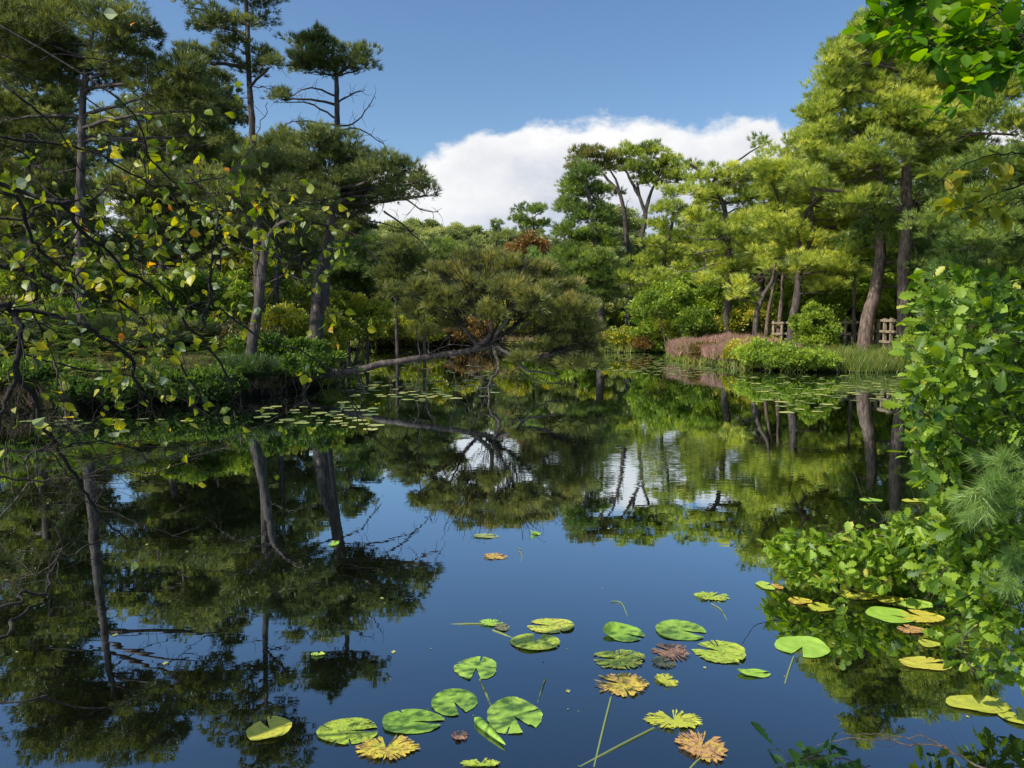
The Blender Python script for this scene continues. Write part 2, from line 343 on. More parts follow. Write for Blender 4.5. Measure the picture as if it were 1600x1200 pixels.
# ------------------------------------------------------------------ tree builder
def crown(acc, wood, C, rad, Yd, kind='pine', dens=1.0, sub=None, flat=.8, limb=None, tone=0):
    """fill one ellipsoid (centre C, radii rad) with clumps of foliage; limb = attach point"""
    C = np.asarray(C, float); rad = np.asarray(rad, float)
    sub = sub or (.17+.0062*Yd)
    vol = rad[0]*rad[1]*rad[2]
    area = (rad[0]*rad[2]+rad[0]*rad[1]+rad[1]*rad[2])/3
    n = max(3, int(dens*3.4*area/(sub*sub*flat)))
    d = rv(n); d[:, 2] = d[:, 2]*.9+.12
    rr = (R.random((n, 1)))**.5
    cen = C+d*rad*rr*(.93)
    if limb is not None:
        A = np.repeat(np.asarray(limb, float)[None], n, 0)
        mid = C-np.array([0, 0, rad[2]*.35])+R.normal(size=(n, 3))*rad*.25
        if wood is not None:
            sel = R.random(n) < .6
            twigs(wood, mid[sel], cen[sel]-[0, 0, sub*.2], .0045*sub*10*(.4+.6*R.random(sel.sum())), .14, seg=3)
    nt_ = max(8, int(24*(1 if kind == 'pine' else 1.8)))
    base = np.repeat(cen, nt_, 0)
    q = rv(n*nt_); q[:, 2] = np.abs(q[:, 2])*.9-.25*(R.random(n*nt_) < .5)
    s3 = sub*(.75+.6*R.random((n, 1))); s3 = np.repeat(s3, nt_, 0)*np.array([1, 1, flat])
    T = base+q*s3*(.35+.65*R.random((n*nt_, 1))**.5)
    out_ = nrm(q*[1, 1, .9]+[0, 0, .45]+nrm(base-C)*.35)
    a = np.repeat(R.random(n)*.55+.06, nt_)+q[:, 2]*.2+R.random(n*nt_)*.38-.08+tone
    if kind == 'pine':
        L = .10+.0030*Yd; w = .005+.00052*Yd
        needles(acc, T, out_, 12, L, w, .55, a, .25)
    else:
        L = .035+.0026*Yd
        T2 = np.repeat(T, 4, 0)+R.normal(size=(len(T)*4, 3))*sub*.22
        leafquads(acc, T2, np.repeat(out_, 4, 0), L, L*.75, np.clip(np.repeat(a, 4)+R.normal(size=len(T2))*.1, 0, 1))
def tree(name, label, cat, Yd, trunk, r0, clumps, fol=PINE_D, brk=BARK_P, kind='pine', dead=(), dens=1.0, forks=(), group=None, depth=.8, tone=0, rtop=.3, sub=None, dY=None, sides=9, limbr=1.0, top=True, deadr=.35):
    r0 *= .8; t0 = trunk[0]; base = P(t0[0], t0[1], Yd); gzb = float(gz(base[0], base[1])); base[2] = gzb-.12
    pts = [base]+[P(q[0], q[1], Yd+(q[2] if len(q) > 2 else 0)) for q in trunk[1:]]
    root = thing(name, label, cat, (base[0], base[1], gzb), group)
    tw = Acc(); path = smoothpath(pts, None, .012); n = len(path)
    rr = r0*(1-(1-rtop)*np.linspace(0, 1, n)**1.1); rr[0] *= 1.5; rr[1:2] *= 1.15
    tube(tw, path, rr, sides, knob=.05)
    allp = [path]
    for fk in forks:
        fp = smoothpath([P(q[0], q[1], Yd+(q[2] if len(q) > 2 else 0)) for q in fk[0]], None, .015); 
        tube(tw, fp, fk[1]*np.linspace(1, .35, len(fp)), 7, knob=.05); allp.append(fp)
    tw.build('trunk', brk, root, True)
    wood = Acc(); fo = Acc(); mpp = Yd/F
    AP = np.concatenate(allp); lowcut = path[0][2]+.25*(path[-1][2]-path[0][2])
    cand = AP[AP[:, 2] > lowcut]
    for c in clumps:
        rx, rz = c[2]*mpp*1.06, c[3]*mpp*1.28
        ry = (rx*.9 if rx < 1.2 else rx*.8)
        dy = c[4] if len(c) > 4 else R.normal()*depth*.6
        C = P(c[0], c[1], Yd+dy)
        dd = np.linalg.norm(cand-C, axis=1)+np.maximum(0, cand[:, 2]-C[2]+.15)*1.5
        at_ = cand[np.argmin(dd)]
        lp = smoothpath([at_, at_*.45+C*.55+np.array([0, 0, -.06])*rz+R.normal(size=3)*.08, C-[0, 0, rz*.3]], 9, .02)
        ln = np.linalg.norm(C-at_)
        tube(wood, lp, max(.012, min(r0*.38, .022*ln+.012))*limbr*np.linspace(1, .4, 9), 5)
        crown(fo, wood, C, (rx, ry, rz), Yd, kind, dens, sub, limb=lp[-1], tone=tone)
    for dl in dead:
        dp = smoothpath([P(q[0], q[1], Yd+(q[2] if len(q) > 2 else 0)) for q in dl], None, .02)
        rd = max(.014, r0*deadr*.4)
        dw = Acc(); tube(dw, dp, rd*np.linspace(1, .3, len(dp)), 5)
        k = 10; ii = R.integers(len(dp)//3, len(dp), k); A = dp[ii]
        twigs(dw, A, A+rv(k)*[.5, .5, .5]*(.5+R.random((k, 1)))*.7, .009, .2)
        dw.build('dead_limb', BARK_G if deadr > .5 and fol is not PINE_M else brk, root, True)
    if wood.v: wood.build('branches', brk, root, True)
    if clumps: fo.build('crown', fol, root)
    return root
# ------------------------------------------------------------------ left bank pines
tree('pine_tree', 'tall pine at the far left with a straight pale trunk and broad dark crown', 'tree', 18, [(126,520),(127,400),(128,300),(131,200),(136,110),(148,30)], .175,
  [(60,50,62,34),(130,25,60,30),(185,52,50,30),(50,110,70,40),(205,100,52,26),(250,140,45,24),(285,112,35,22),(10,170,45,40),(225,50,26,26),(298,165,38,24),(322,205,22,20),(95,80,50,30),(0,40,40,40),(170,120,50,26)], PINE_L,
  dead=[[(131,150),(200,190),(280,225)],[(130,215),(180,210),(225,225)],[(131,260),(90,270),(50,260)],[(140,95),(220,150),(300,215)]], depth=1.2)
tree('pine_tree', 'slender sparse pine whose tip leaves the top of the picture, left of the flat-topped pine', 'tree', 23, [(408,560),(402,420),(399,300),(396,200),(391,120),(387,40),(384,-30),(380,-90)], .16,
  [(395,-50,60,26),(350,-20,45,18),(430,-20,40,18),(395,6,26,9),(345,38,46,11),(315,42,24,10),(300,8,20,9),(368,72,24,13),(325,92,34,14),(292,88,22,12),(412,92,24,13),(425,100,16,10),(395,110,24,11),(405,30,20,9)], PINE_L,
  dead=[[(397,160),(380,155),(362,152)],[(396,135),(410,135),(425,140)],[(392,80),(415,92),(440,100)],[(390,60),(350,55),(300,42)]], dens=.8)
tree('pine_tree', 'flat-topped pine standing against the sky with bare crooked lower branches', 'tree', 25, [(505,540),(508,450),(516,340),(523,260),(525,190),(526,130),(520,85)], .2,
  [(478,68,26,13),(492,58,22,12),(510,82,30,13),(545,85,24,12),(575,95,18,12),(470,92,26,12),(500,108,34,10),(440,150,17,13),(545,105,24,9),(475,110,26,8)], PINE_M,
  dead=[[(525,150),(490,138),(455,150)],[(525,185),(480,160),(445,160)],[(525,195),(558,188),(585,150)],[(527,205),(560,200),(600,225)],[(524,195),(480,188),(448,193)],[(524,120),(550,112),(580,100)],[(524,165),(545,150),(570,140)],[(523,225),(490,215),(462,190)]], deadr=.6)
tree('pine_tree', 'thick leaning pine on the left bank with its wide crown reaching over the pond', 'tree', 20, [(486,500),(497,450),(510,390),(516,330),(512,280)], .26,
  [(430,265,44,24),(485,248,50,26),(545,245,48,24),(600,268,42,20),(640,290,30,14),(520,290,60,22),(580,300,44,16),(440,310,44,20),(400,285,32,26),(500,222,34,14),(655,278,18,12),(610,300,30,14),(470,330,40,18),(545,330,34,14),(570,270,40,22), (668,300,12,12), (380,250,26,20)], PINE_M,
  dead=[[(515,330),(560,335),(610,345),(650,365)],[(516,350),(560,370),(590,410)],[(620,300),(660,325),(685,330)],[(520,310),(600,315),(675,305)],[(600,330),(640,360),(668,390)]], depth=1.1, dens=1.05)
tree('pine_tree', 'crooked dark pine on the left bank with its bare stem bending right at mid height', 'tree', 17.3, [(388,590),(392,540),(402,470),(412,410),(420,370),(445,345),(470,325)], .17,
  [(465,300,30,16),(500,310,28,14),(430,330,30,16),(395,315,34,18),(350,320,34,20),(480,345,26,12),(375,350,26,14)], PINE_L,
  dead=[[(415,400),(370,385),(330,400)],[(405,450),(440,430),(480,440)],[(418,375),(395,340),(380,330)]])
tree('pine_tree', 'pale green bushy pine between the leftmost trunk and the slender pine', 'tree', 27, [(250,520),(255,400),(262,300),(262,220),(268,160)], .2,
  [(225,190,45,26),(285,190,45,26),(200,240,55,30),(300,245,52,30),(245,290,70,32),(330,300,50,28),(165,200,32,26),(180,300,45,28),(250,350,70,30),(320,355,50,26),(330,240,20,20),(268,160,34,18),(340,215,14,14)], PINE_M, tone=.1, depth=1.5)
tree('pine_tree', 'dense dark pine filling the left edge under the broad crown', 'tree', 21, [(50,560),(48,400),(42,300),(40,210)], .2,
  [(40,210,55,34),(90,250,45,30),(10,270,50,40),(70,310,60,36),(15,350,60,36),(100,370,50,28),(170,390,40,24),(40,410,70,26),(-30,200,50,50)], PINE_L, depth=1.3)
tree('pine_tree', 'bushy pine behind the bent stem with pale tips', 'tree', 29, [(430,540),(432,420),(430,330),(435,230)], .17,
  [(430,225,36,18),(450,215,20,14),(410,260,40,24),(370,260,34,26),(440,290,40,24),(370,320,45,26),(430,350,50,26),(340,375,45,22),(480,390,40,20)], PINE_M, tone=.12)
# young trees in the gap behind the bank
yg = 'young pines in the clearing behind the left bank'
for px, py, hh_, lab in [(575,505,385,'young pine with a thin bent stem right of the thick leaning trunk'),(622,512,380,'dark young pine with low shadowed boughs left of the fallen pine'),(665,520,395,'pine sapling half hidden by the crown of the fallen pine'),(545,500,420,'small pine close beside the thick leaning trunk')]:
    Yd = R.uniform(33, 42); cl = []
    for k in range(8):
        t = k/7; cl.append((px+R.normal()*14, hh_+(py-55-hh_)*t, 26+20*R.random(), 12+5*R.random()))
    tree('young_pine', lab, 'tree', Yd, [(px,py),(px-4,py-60),(px+6,(py+hh_)/2),(px,hh_)], .11, cl, [PINE_D, PINE_M, PINE_Y, PINE_M][int(R.integers(4))], group=None, dens=.75)
# ------------------------------------------------------------------ right bank pines
tree('pine_tree', 'dense dark green layered pine at the head of the pond', 'tree', 44, [(940,524),(939,480),(934,420),(926,340),(914,285)], .34,
  [(912,272,26,12),(898,294,30,14),(930,302,26,14),(888,322,24,15),(915,335,32,14),(940,340,20,12),(886,365,22,15),(922,370,34,14),(945,380,20,11),(895,400,30,14),(930,410,34,14),(905,430,40,14),(950,432,28,12),(876,425,24,14),(925,455,38,12),(955,462,22,11)], PINE_D, tone=.12, depth=.9, rtop=.35, dens=1.15)
tree('pine_tree', 'open pine with a crooked bare stem, left of the pair against the cloud', 'tree', 47, [(978,512),(986,455),(990,420),(980,382),(975,332),(968,301),(950,280),(935,262)], .26,
  [(903,246,20,9),(926,240,22,9),(948,246,20,9),(915,262,20,8),(938,258,20,8),(958,262,14,8),(895,262,12,7),(960,300,12,7),(1000,405,26,10),(965,425,24,10)], PINE_O, tone=.05, dead=[[(976,350),(966,342),(955,338)],[(978,375),(966,366),(952,362)],[(975,335),(980,322),(984,310)]], dens=.8, forks=[([(968,301),(962,280),(950,262)], .1)])
tree('pine_tree', 'domed pine on a forked bare stem, right of the pair against the cloud', 'tree', 47, [(1018,520),(1024,480),(1029,440),(1014,405),(1002,378),(1007,338),(998,305),(995,285)], .3,
  [(980,243,26,11),(1012,240,28,11),(1040,252,24,11),(1058,268,16,11),(996,262,30,11),(1025,268,30,11),(1045,284,20,10),(970,258,18,9),(1010,285,22,8),(1064,284,10,8)], PINE_Y, tone=-.15, forks=[([(1007,338),(1014,310),(1024,285)], .16),([(998,305),(985,280),(975,262)], .12)], dead=[[(1006,345),(1030,340),(1050,335)]], dens=.95)
tree('pine_tree', 'mid-height pine with ragged layers just right of the tall pair', 'tree', 42, [(1034,512),(1036,450),(1040,400),(1050,350),(1052,310)], .2,
  [(1055,302,22,11),(1040,325,24,11),(1068,330,20,10),(1035,352,28,10),(1062,372,24,11),(1022,380,22,10),(1045,398,34,11),(1005,412,26,10),(985,440,26,11),(1030,435,30,10),(1000,462,30,9)], PINE_Y, tone=-.1, dead=[[(1040,400),(1070,385),(1085,375)]], dens=.85)
tree('pine_tree', 'sunlit pine with bare whitish side branches and a crooked leader leaning left', 'tree', 36, [(1137,545),(1136,490),(1140,440),(1137,390),(1133,330),(1115,295),(1092,268),(1078,256)], .23,
  [(1080,262,12,9),(1096,280,18,9),(1126,270,24,11),(1150,282,28,13),(1100,308,28,10),(1165,310,32,14),(1130,300,26,10),(1088,340,24,9),(1172,345,34,13),(1120,365,34,10),(1180,385,36,13),(1150,418,40,12),(1105,440,26,10),(1180,268,18,12),(1080,300,14,9),(1196,245,10,12),(1188,225,7,9),(1195,300,25,14),(1110,395,24,8)], PINE_Y, BARK_P,
  dead=[[(1134,345),(1100,352),(1066,350)],[(1136,372),(1100,375),(1068,368)],[(1140,412),(1115,412),(1095,422),(1064,424)],[(1137,385),(1110,392),(1085,396)],[(1134,335),(1155,322),(1162,334)],[(1140,470),(1165,455),(1185,460)]], depth=1.1, deadr=.7)
tree('pine_tree', 'sunlit spreading pine with pale forked upper stem and a grey trunk by the rail fence', 'tree', 31, [(1233,540),(1238,500),(1246,450),(1250,405),(1247,365),(1262,330),(1285,308)], .24,
  [(1198,262,24,14),(1235,265,30,16),(1275,268,36,18),(1315,290,34,20),(1208,305,34,14),(1255,310,40,15),(1320,335,36,18),(1215,355,36,13),(1275,352,38,14),(1340,385,38,17),(1200,398,34,12),(1255,412,40,13),(1315,422,40,15),(1290,450,30,10),(1190,335,26,12),(1360,345,30,16),(1235,235,26,16),(1215,285,36,18),(1300,320,44,18),(1340,350,44,20),(1240,375,40,16),(1385,400,36,20),(1300,420,46,18)], PINE_Y,
  forks=[([(1250,405),(1268,370),(1268,330),(1272,305)], .11),([(1247,365),(1235,340),(1222,325)], .08)], dead=[[(1250,425),(1285,405),(1320,388)],[(1245,440),(1205,425),(1180,432)],[(1262,340),(1290,325),(1320,312)]], depth=1.3)
tree('pine_tree', 'giant pine on the right bank with a reddish trunk and towering conical crown', 'tree', 27, [(1412,555),(1411,480),(1413,400),(1419,320),(1418,260),(1428,190),(1425,100),(1412,30),(1400,-20)], .30,
  [(1400,-15,45,26),(1370,40,40,22),(1425,30,50,24),(1335,80,38,24),(1390,90,52,26),(1455,85,50,28),(1305,128,38,22),(1355,145,48,26),(1425,150,48,26),(1495,140,44,28),(1278,178,32,22),(1330,200,46,24),(1270,228,26,18),(1390,210,44,24),(1470,205,44,26),(1310,250,44,18),(1370,262,38,18),(1270,262,26,16),(1530,185,30,26),(1525,90,36,34),(1450,262,36,18),(1350,300,32,14),(1480,20,45,26),(1520,240,34,22),(1340,120,50,30),(1400,60,50,26),(1430,130,60,30),(1380,180,60,28),(1300,170,40,26),(1290,215,40,24),(1350,240,60,26),(1440,190,50,28),(1300,275,50,20),(1260,285,30,20),(1345,320,46,20),(1420,170,50,26),(1350,60,30,22),(1500,70,40,26),(1500,190,46,26),(1555,150,30,30),(1310,95,24,20),(1570,60,40,40),(1580,130,36,34),(1540,20,40,30),(1590,200,30,26)], PINE_Y, BARK_R, tone=-.1,
  dead=[[(1412,330),(1395,305),(1378,285)],[(1418,330),(1440,300),(1450,265)],[(1425,190),(1380,188),(1320,165)],[(1428,200),(1470,190),(1540,170)],[(1415,360),(1430,400),(1436,440)],[(1420,240),(1460,235),(1520,225)]], depth=1.6, forks=[([(1411,330,-.2),(1396,308,-.4),(1380,285,-.6),(1375,260,-.8)], .12)], dens=1.25)
tree('pine_tree', 'stout reddish trunk leaning right beside the fence corner with its crown lost in the wood', 'tree', 29, [(1350,530),(1356,495),(1366,455),(1374,410),(1376,360)], .34,
  [(1376,345,40,20),(1410,370,36,20),(1350,380,34,16),(1440,400,34,20),(1400,420,30,16),(1452,440,24,16),(1340,300,36,20)], PINE_D, BARK_R, rtop=.6, tone=.05)
tree('pine_tree', 'dark green pine at the right edge above the yellow beech spray', 'tree', 25, [(1500,560),(1502,440),(1505,340),(1510,260)], .24,
  [(1480,280,40,24),(1535,265,40,24),(1505,320,50,26),(1570,330,42,30),(1460,350,36,24),(1525,380,48,26),(1590,400,44,32),(1470,415,36,24),(1540,440,48,28),(1480,470,36,20),(1610,280,40,40)], PINE_D, tone=.12, depth=1.4)
tree('spruce_tree', 'small bluish spruce in the dark wood right of the giant trunk', 'tree', 26, [(1488,560),(1488,470),(1488,420),(1486,350)], .09,
  [(1486,360,9,12,-1.4),(1486,385,15,12,-1.4),(1488,410,20,12,-1.4),(1486,435,24,12,-1.4),(1486,460,28,12,-1.4),(1486,485,30,12,-1.4)], PINE_B, tone=.2)
for (pts_, r_, Yd, brk, lab, cl) in [
  ([(1196,522),(1202,480),(1212,440),(1218,400)], .12, 33, BARK_R, 'slim reddish pine stem left of the grey trunk by the fence', [(1220,400,26,12),(1200,425,22,10)]),
  ([(1216,525),(1220,480),(1222,440),(1226,390)], .15, 34, BARK_R, 'thicker reddish pine stem second to the left of the grey trunk', [(1228,385,30,12),(1245,410,24,10)]),
  ([(1180,532),(1183,495),(1192,465),(1207,440),(1212,410)], .17, 31, BARK_P, 'crooked pine with low forking limbs behind the yellow shrub', [(1165,450,22,10),(1200,420,26,11),(1150,462,16,8)]),
  ([(1330,536),(1334,490),(1336,440),(1338,380)], .11, 31, BARK_R, 'thin straight pine stem left of the stout leaning trunk', [(1338,370,28,14),(1320,400,24,12)]),
  ([(1268,520),(1276,480),(1292,440),(1300,400)], .10, 36, BARK_P, 'dark leaning pine stem in the shade right of the grey trunk', [(1300,395,28,14),(1280,420,24,12)]),
  ([(1310,520),(1308,470),(1300,430),(1298,380)], .13, 38, BARK_P, 'dark upright pine stem deep behind the fence', [(1298,380,30,14)])]:
    tree('pine_tree', lab, 'tree', Yd, pts_, r_, cl, PINE_Y, brk, dens=.8, dead=[[pts_[2],(pts_[2][0]-22,pts_[2][1]-8),(pts_[2][0]-40,pts_[2][1]+4)]])
# ------------------------------------------------------------------ woods behind: generic trees copied
def proto(kind, H, fol, seed, wide=1.0, label='', name='pine_tree'):
    global R
    Rs = R; R = np.random.default_rng(seed)
    root = thing(name, label, 'tree', (0, 0, 0)); tw = Acc(); wood = Acc(); fo = Acc()
    path = smoothpath([(0,0,-.2),(R.normal()*.2,R.normal()*.2,H*.35),(R.normal()*.4,R.normal()*.3,H*.7),(R.normal()*.4,0,H*.97)], None, .02)
    tube(tw, path, (.2*np.linspace(1, .25, len(path)))*(H/11), 7, knob=.05); tw.build('trunk', BARK_P, root, True)
    nC = 22 if kind == 'pine' else 16
    for k in range(nC):
        t = (.36 if kind == 'pine' else .25)+.64*k/(nC-1)
        z = H*t; a = k*2.4+R.random()
        rr = H*.17*wide*math.sin(min(1, (1-t)*1.6+.22)*PI/2)*(1 if t > .5 else .9)
        C = np.array([math.cos(a)*rr*.8, math.sin(a)*rr*.8, z+R.normal()*.2])
        i_ = np.argmin(np.abs(path[:, 2]-(z-.5))); lp = smoothpath([path[i_], (path[i_]+C)/2+[0, 0, .1], C], 6, .02)
        tube(wood, lp, .045*np.linspace(1, .4, 6), 4)
        s_ = H*.085*wide*(.8+.5*R.random())*(1 if kind == 'pine' else 1.25)
        crown(fo, wood, C, (s_, s_, s_*.62), 38 if kind == 'pine' else 48, kind, .9, limb=C)
    wood.build('branches', BARK_P, root, True); fo.build('crown', fol, root); R = Rs
    return root
def scatter(protos, lst, label, group, cat='tree'):
    used = [False]*len(protos)
    for n_, (x, y, s) in enumerate(lst):
        k = n_ % len(protos); z = float(gz(x, y)); pr = protos[k]; rot = R.random()*6.28
        if not pr.get('used'):
            pr['used'] = 1; pr.location = (x, y, z); pr.rotation_euler = (0, 0, rot); pr.scale = (s, s, s); tag(pr, label, cat, group); o = pr
        else: o = dup(pr, (x, y, z), rot, (s*(.85+.3*R.random()), s*(.85+.3*R.random()), s), label, group, cat)
def gen(xr, yr, n, s=(.8, 1.15), mind=2.2):
    out_ = []; tries = 0
    while len(out_) < n and tries < 4000:
        tries += 1; x = R.uniform(*xr); y = R.uniform(*yr)
        if sdf(np.array(x), np.array(y)) < 1.5: continue
        if any((x-a)**2+(y-b)**2 < mind**2 for a, b, _ in out_): continue
        out_.append((x, y, R.uniform(*s)))
    return out_
pA = proto('pine', 11, PINE_D, 1); pC = proto('pine', 10.5, PINE_Y, 3, 1.15)
pL = proto('pine', 11, PINE_L, 11); pM = proto('pine', 10, PINE_M, 12, 1.1)
scatter([pL, pM], gen((-42, -10), (27, 56), 34, (.7, 1.0), 2.8), 'pine in the wood behind the left bank', 'pines in the wood behind the left bank')
scatter([pC, pA], gen((12, 42), (33, 56), 34, (.65, .95), 2.8), 'pine in the dark wood behind the rail fence', 'pines in the wood behind the rail fence')
scatter([pA, pC], gen((18, 34), (22, 32), 7, (.6, .95), 2.6), 'pine beside the shaded right shore', 'pines beside the shaded right shore')
pD = proto('pine', 8, PINE_M, 5, 1.3); pE = proto('broad', 8, LEAF_F, 6, 1.35, name='broadleaf_tree'); pF = proto('broad', 7, LEAF_F, 8, 1.5, name='broadleaf_tree'); pG = proto('pine', 8, PINE_F, 9, 1.2)
scatter([pD, pE, pG], gen((-12, 5), (54, 64), 12, (.6, .85), 2.8), 'bushy green tree beyond the head of the pond', 'bushy trees beyond the head of the pond')
def onhill(px0, px1, y0, y1, n, s):
    out_ = []
    for k in range(n):
        y = R.uniform(y0, y1); px = R.uniform(px0, px1); out_.append(((px-800)/F*y, y, R.uniform(*s)))
    return out_
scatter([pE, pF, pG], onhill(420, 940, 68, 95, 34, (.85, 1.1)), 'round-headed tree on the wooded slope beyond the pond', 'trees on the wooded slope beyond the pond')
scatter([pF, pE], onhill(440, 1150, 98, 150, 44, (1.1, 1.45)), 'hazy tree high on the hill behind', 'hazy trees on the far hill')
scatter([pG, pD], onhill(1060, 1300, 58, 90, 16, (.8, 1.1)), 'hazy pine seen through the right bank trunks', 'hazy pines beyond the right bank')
tree('pine_tree', 'small dark open pine standing out against the cloud left of the dense layered pine', 'tree', 66, [(838,470),(838,420),(836,375),(832,340)], .28,
  [(830,330,22,6),(848,328,12,5),(812,342,16,5),(835,350,24,6),(815,360,12,5),(850,352,10,5)], PINE_D, tone=.1, dens=1.0)
tree('fir_tree', 'tiny spire-topped fir on the skyline behind the fallen pine', 'tree', 72, [(776,470),(776,400),(776,350)], .18,
  [(776,352,3,7),(776,364,6,6),(776,376,9,6),(776,390,12,7),(776,405,16,8)], PINE_F)
tree('rust_tree', 'rusty orange broadleaf tree among the green ones above the fallen pine', 'tree', 60, [(825,480),(825,430),(823,400)], .2,
  [(812,385,18,9),(830,380,16,9),(845,390,12,8),(820,398,24,9),(800,395,14,9)], LEAF_R, kind='broad', tone=.1)
tree('blue_spruce', 'bluish young spruce right of the rusty tree', 'tree', 58, [(835,490),(835,440),(834,400)], .15,
  [(834,398,8,8),(830,412,15,8),(840,425,18,9),(832,440,22,9)], PINE_B, tone=.25)
# ------------------------------------------------------------------ the fallen pine out over the water
FPY = 18.0
fallen = tree('fallen_pine', 'pine lying out from the left bank over the water with its domed crown still growing', 'tree', FPY,
  [(405,602),(455,594),(510,585),(580,573),(640,562),(700,552),(742,546),(772,540)], .125,
  [(655,450,24,14),(690,428,30,16),(730,416,30,15),(770,412,30,15),(812,420,30,15),(850,434,30,16),(882,456,28,17),(905,485,26,18),(918,518,24,18),(926,550,20,16),
   (648,492,28,16),(690,468,32,18),(740,452,34,18),(792,456,34,18),(838,470,32,18),(872,500,28,16),(890,535,26,16),(905,572,22,10),(668,520,20,9),(700,505,24,12),(850,545,26,12),(830,515,24,12),(860,575,26,9),(820,560,18,9),(760,492,24,12),(735,480,20,10),(935,575,12,8),(800,590,10,5)],
  PINE_O, BARK_P, tone=.0, depth=1.0, rtop=.55, limbr=.6, dens=.95, sub=.2,
  forks=[([(742,545),(770,520,-.2),(765,480,-.2),(740,440,-.2)], .07), ([(760,540),(800,510,.3),(830,480,.5),(850,450,.6)], .07), ([(750,545),(720,510,.4),(680,480,.5),(650,470,.5)], .055),
         ([(765,540),(830,560,-.3),(870,552,-.3),(900,540,-.2)], .06), ([(765,540),(800,555,-.5),(830,580,-.6),(870,585,-.6)], .05), ([(770,538),(790,500,-.6),(800,470,-.6),(790,430,-.6)], .055)],
  dead=[[(690,552),(672,580),(664,622)],[(700,552),(706,580),(712,615)],[(735,548),(732,580),(725,615)],[(600,567),(608,590),(611,622)],[(745,548),(752,585),(748,618)],[(560,572),(563,595),(562,615)],[(640,560),(650,575),(648,612)],
        [(770,540),(820,575),(850,592),(890,600)],[(780,545),(830,590),(870,600),(905,598)],[(745,545),(700,540),(660,556),(640,575)],[(800,560),(812,590),(808,612)]], deadr=.34)
a_ = Acc(); k = 420; hub = np.array([P(x, y, FPY+d) for x, y, d in [(770,530,0),(765,490,-.1),(800,500,.2),(740,470,0),(840,520,.1),(800,470,-.3),(860,545,-.2),(720,500,.3)]])
i_ = R.integers(0, len(hub), k); A_ = hub[i_]+R.normal(size=(k, 3))*.12; dr_ = nrm(A_-P(765,560,FPY)+rv(k)*.7); twigs(a_, A_, A_+dr_*(.5+1.1*R.random((k, 1))), .011, .16, seg=4)
a_.build('twigs', BARK_D, fallen, True)
a_ = Acc(); pl = smoothpath([P(772,545,FPY-.3), P(779,572,FPY-.7), P(769,592,FPY-1), P(764,618,FPY-1.4), [P(768,640,16.2)[0], 16.2, -.25]], None, .012)
tube(a_, pl, .036*np.linspace(1.2, .45, len(pl)), 7, knob=.12)
for fa, fb in ((6, (748, 596)), (10, (784, 612)), (13, (756, 622)), (4, (792, 592))): tube(a_, smoothpath([pl[fa], (pl[fa]+P(fb[0], fb[1], pl[fa][1]))/2+[0, 0, .04], P(fb[0], fb[1], pl[fa][1])], 7, .01), .014*np.linspace(1, .4, 7), 5, knob=.1); tag(a_.build('dead_limb', BARK_G, fallen, True), 'pale barkless limb hanging into the water')
# ------------------------------------------------------------------ shrubs
def bush(name, label, cat, Yd, px, py, rx, ry, fol, kind='broad', dens=1.0, tone=0, group=None, n=5, sub=None):
    """px,py = centre of the foliage, rx,ry = half extents in photo pixels"""
    mpp = Yd/F; C = P(px, py, Yd); gzb = float(gz(C[0], C[1])); root = thing(name, label, cat, (C[0], C[1], max(gzb, .02)), group)
    wood = Acc(); fo = Acc(); RX = rx*mpp; RZ = ry*mpp
    for k in range(n):
        c = C+np.array([R.uniform(-.85, .85)*RX, R.uniform(-.7, .7)*RX, R.uniform(-.6, .7)*RZ]) if n > 1 else C
        c[2] = max(c[2], gzb+.15)
        s = np.array([RX, RX, RZ])*R.uniform(.28, .58) if n > 1 else np.array([RX, RX, RZ])
        b0 = np.array([C[0]+R.normal()*.1, C[1]+R.normal()*.1, gzb-.1]); lp = smoothpath([b0, (b0+c)/2+R.normal(size=3)*.1, c], 7, .02)
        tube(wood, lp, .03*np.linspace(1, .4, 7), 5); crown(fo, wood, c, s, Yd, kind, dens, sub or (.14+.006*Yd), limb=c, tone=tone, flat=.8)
    for k in range(max(0, n-2)):
        d = rv(1)[0]; d[2] = abs(d[2])*.8; c = C+d*np.array([RX, RX, RZ])*R.uniform(.95, 1.35); c[2] = max(c[2], gzb+.12); s = np.array([1, 1, 1.5])*min(RX, RZ)*R.uniform(.1, .2)
        twigs(wood, C[None]+d*.3*RZ, c[None], .012, .1); crown(fo, None, c, s, Yd, kind, dens*.8, (.08+.003*Yd), tone=tone+.05, flat=1)
    wood.build('stems', BARK_T, root, True); fo.build('foliage', fol, root); return root
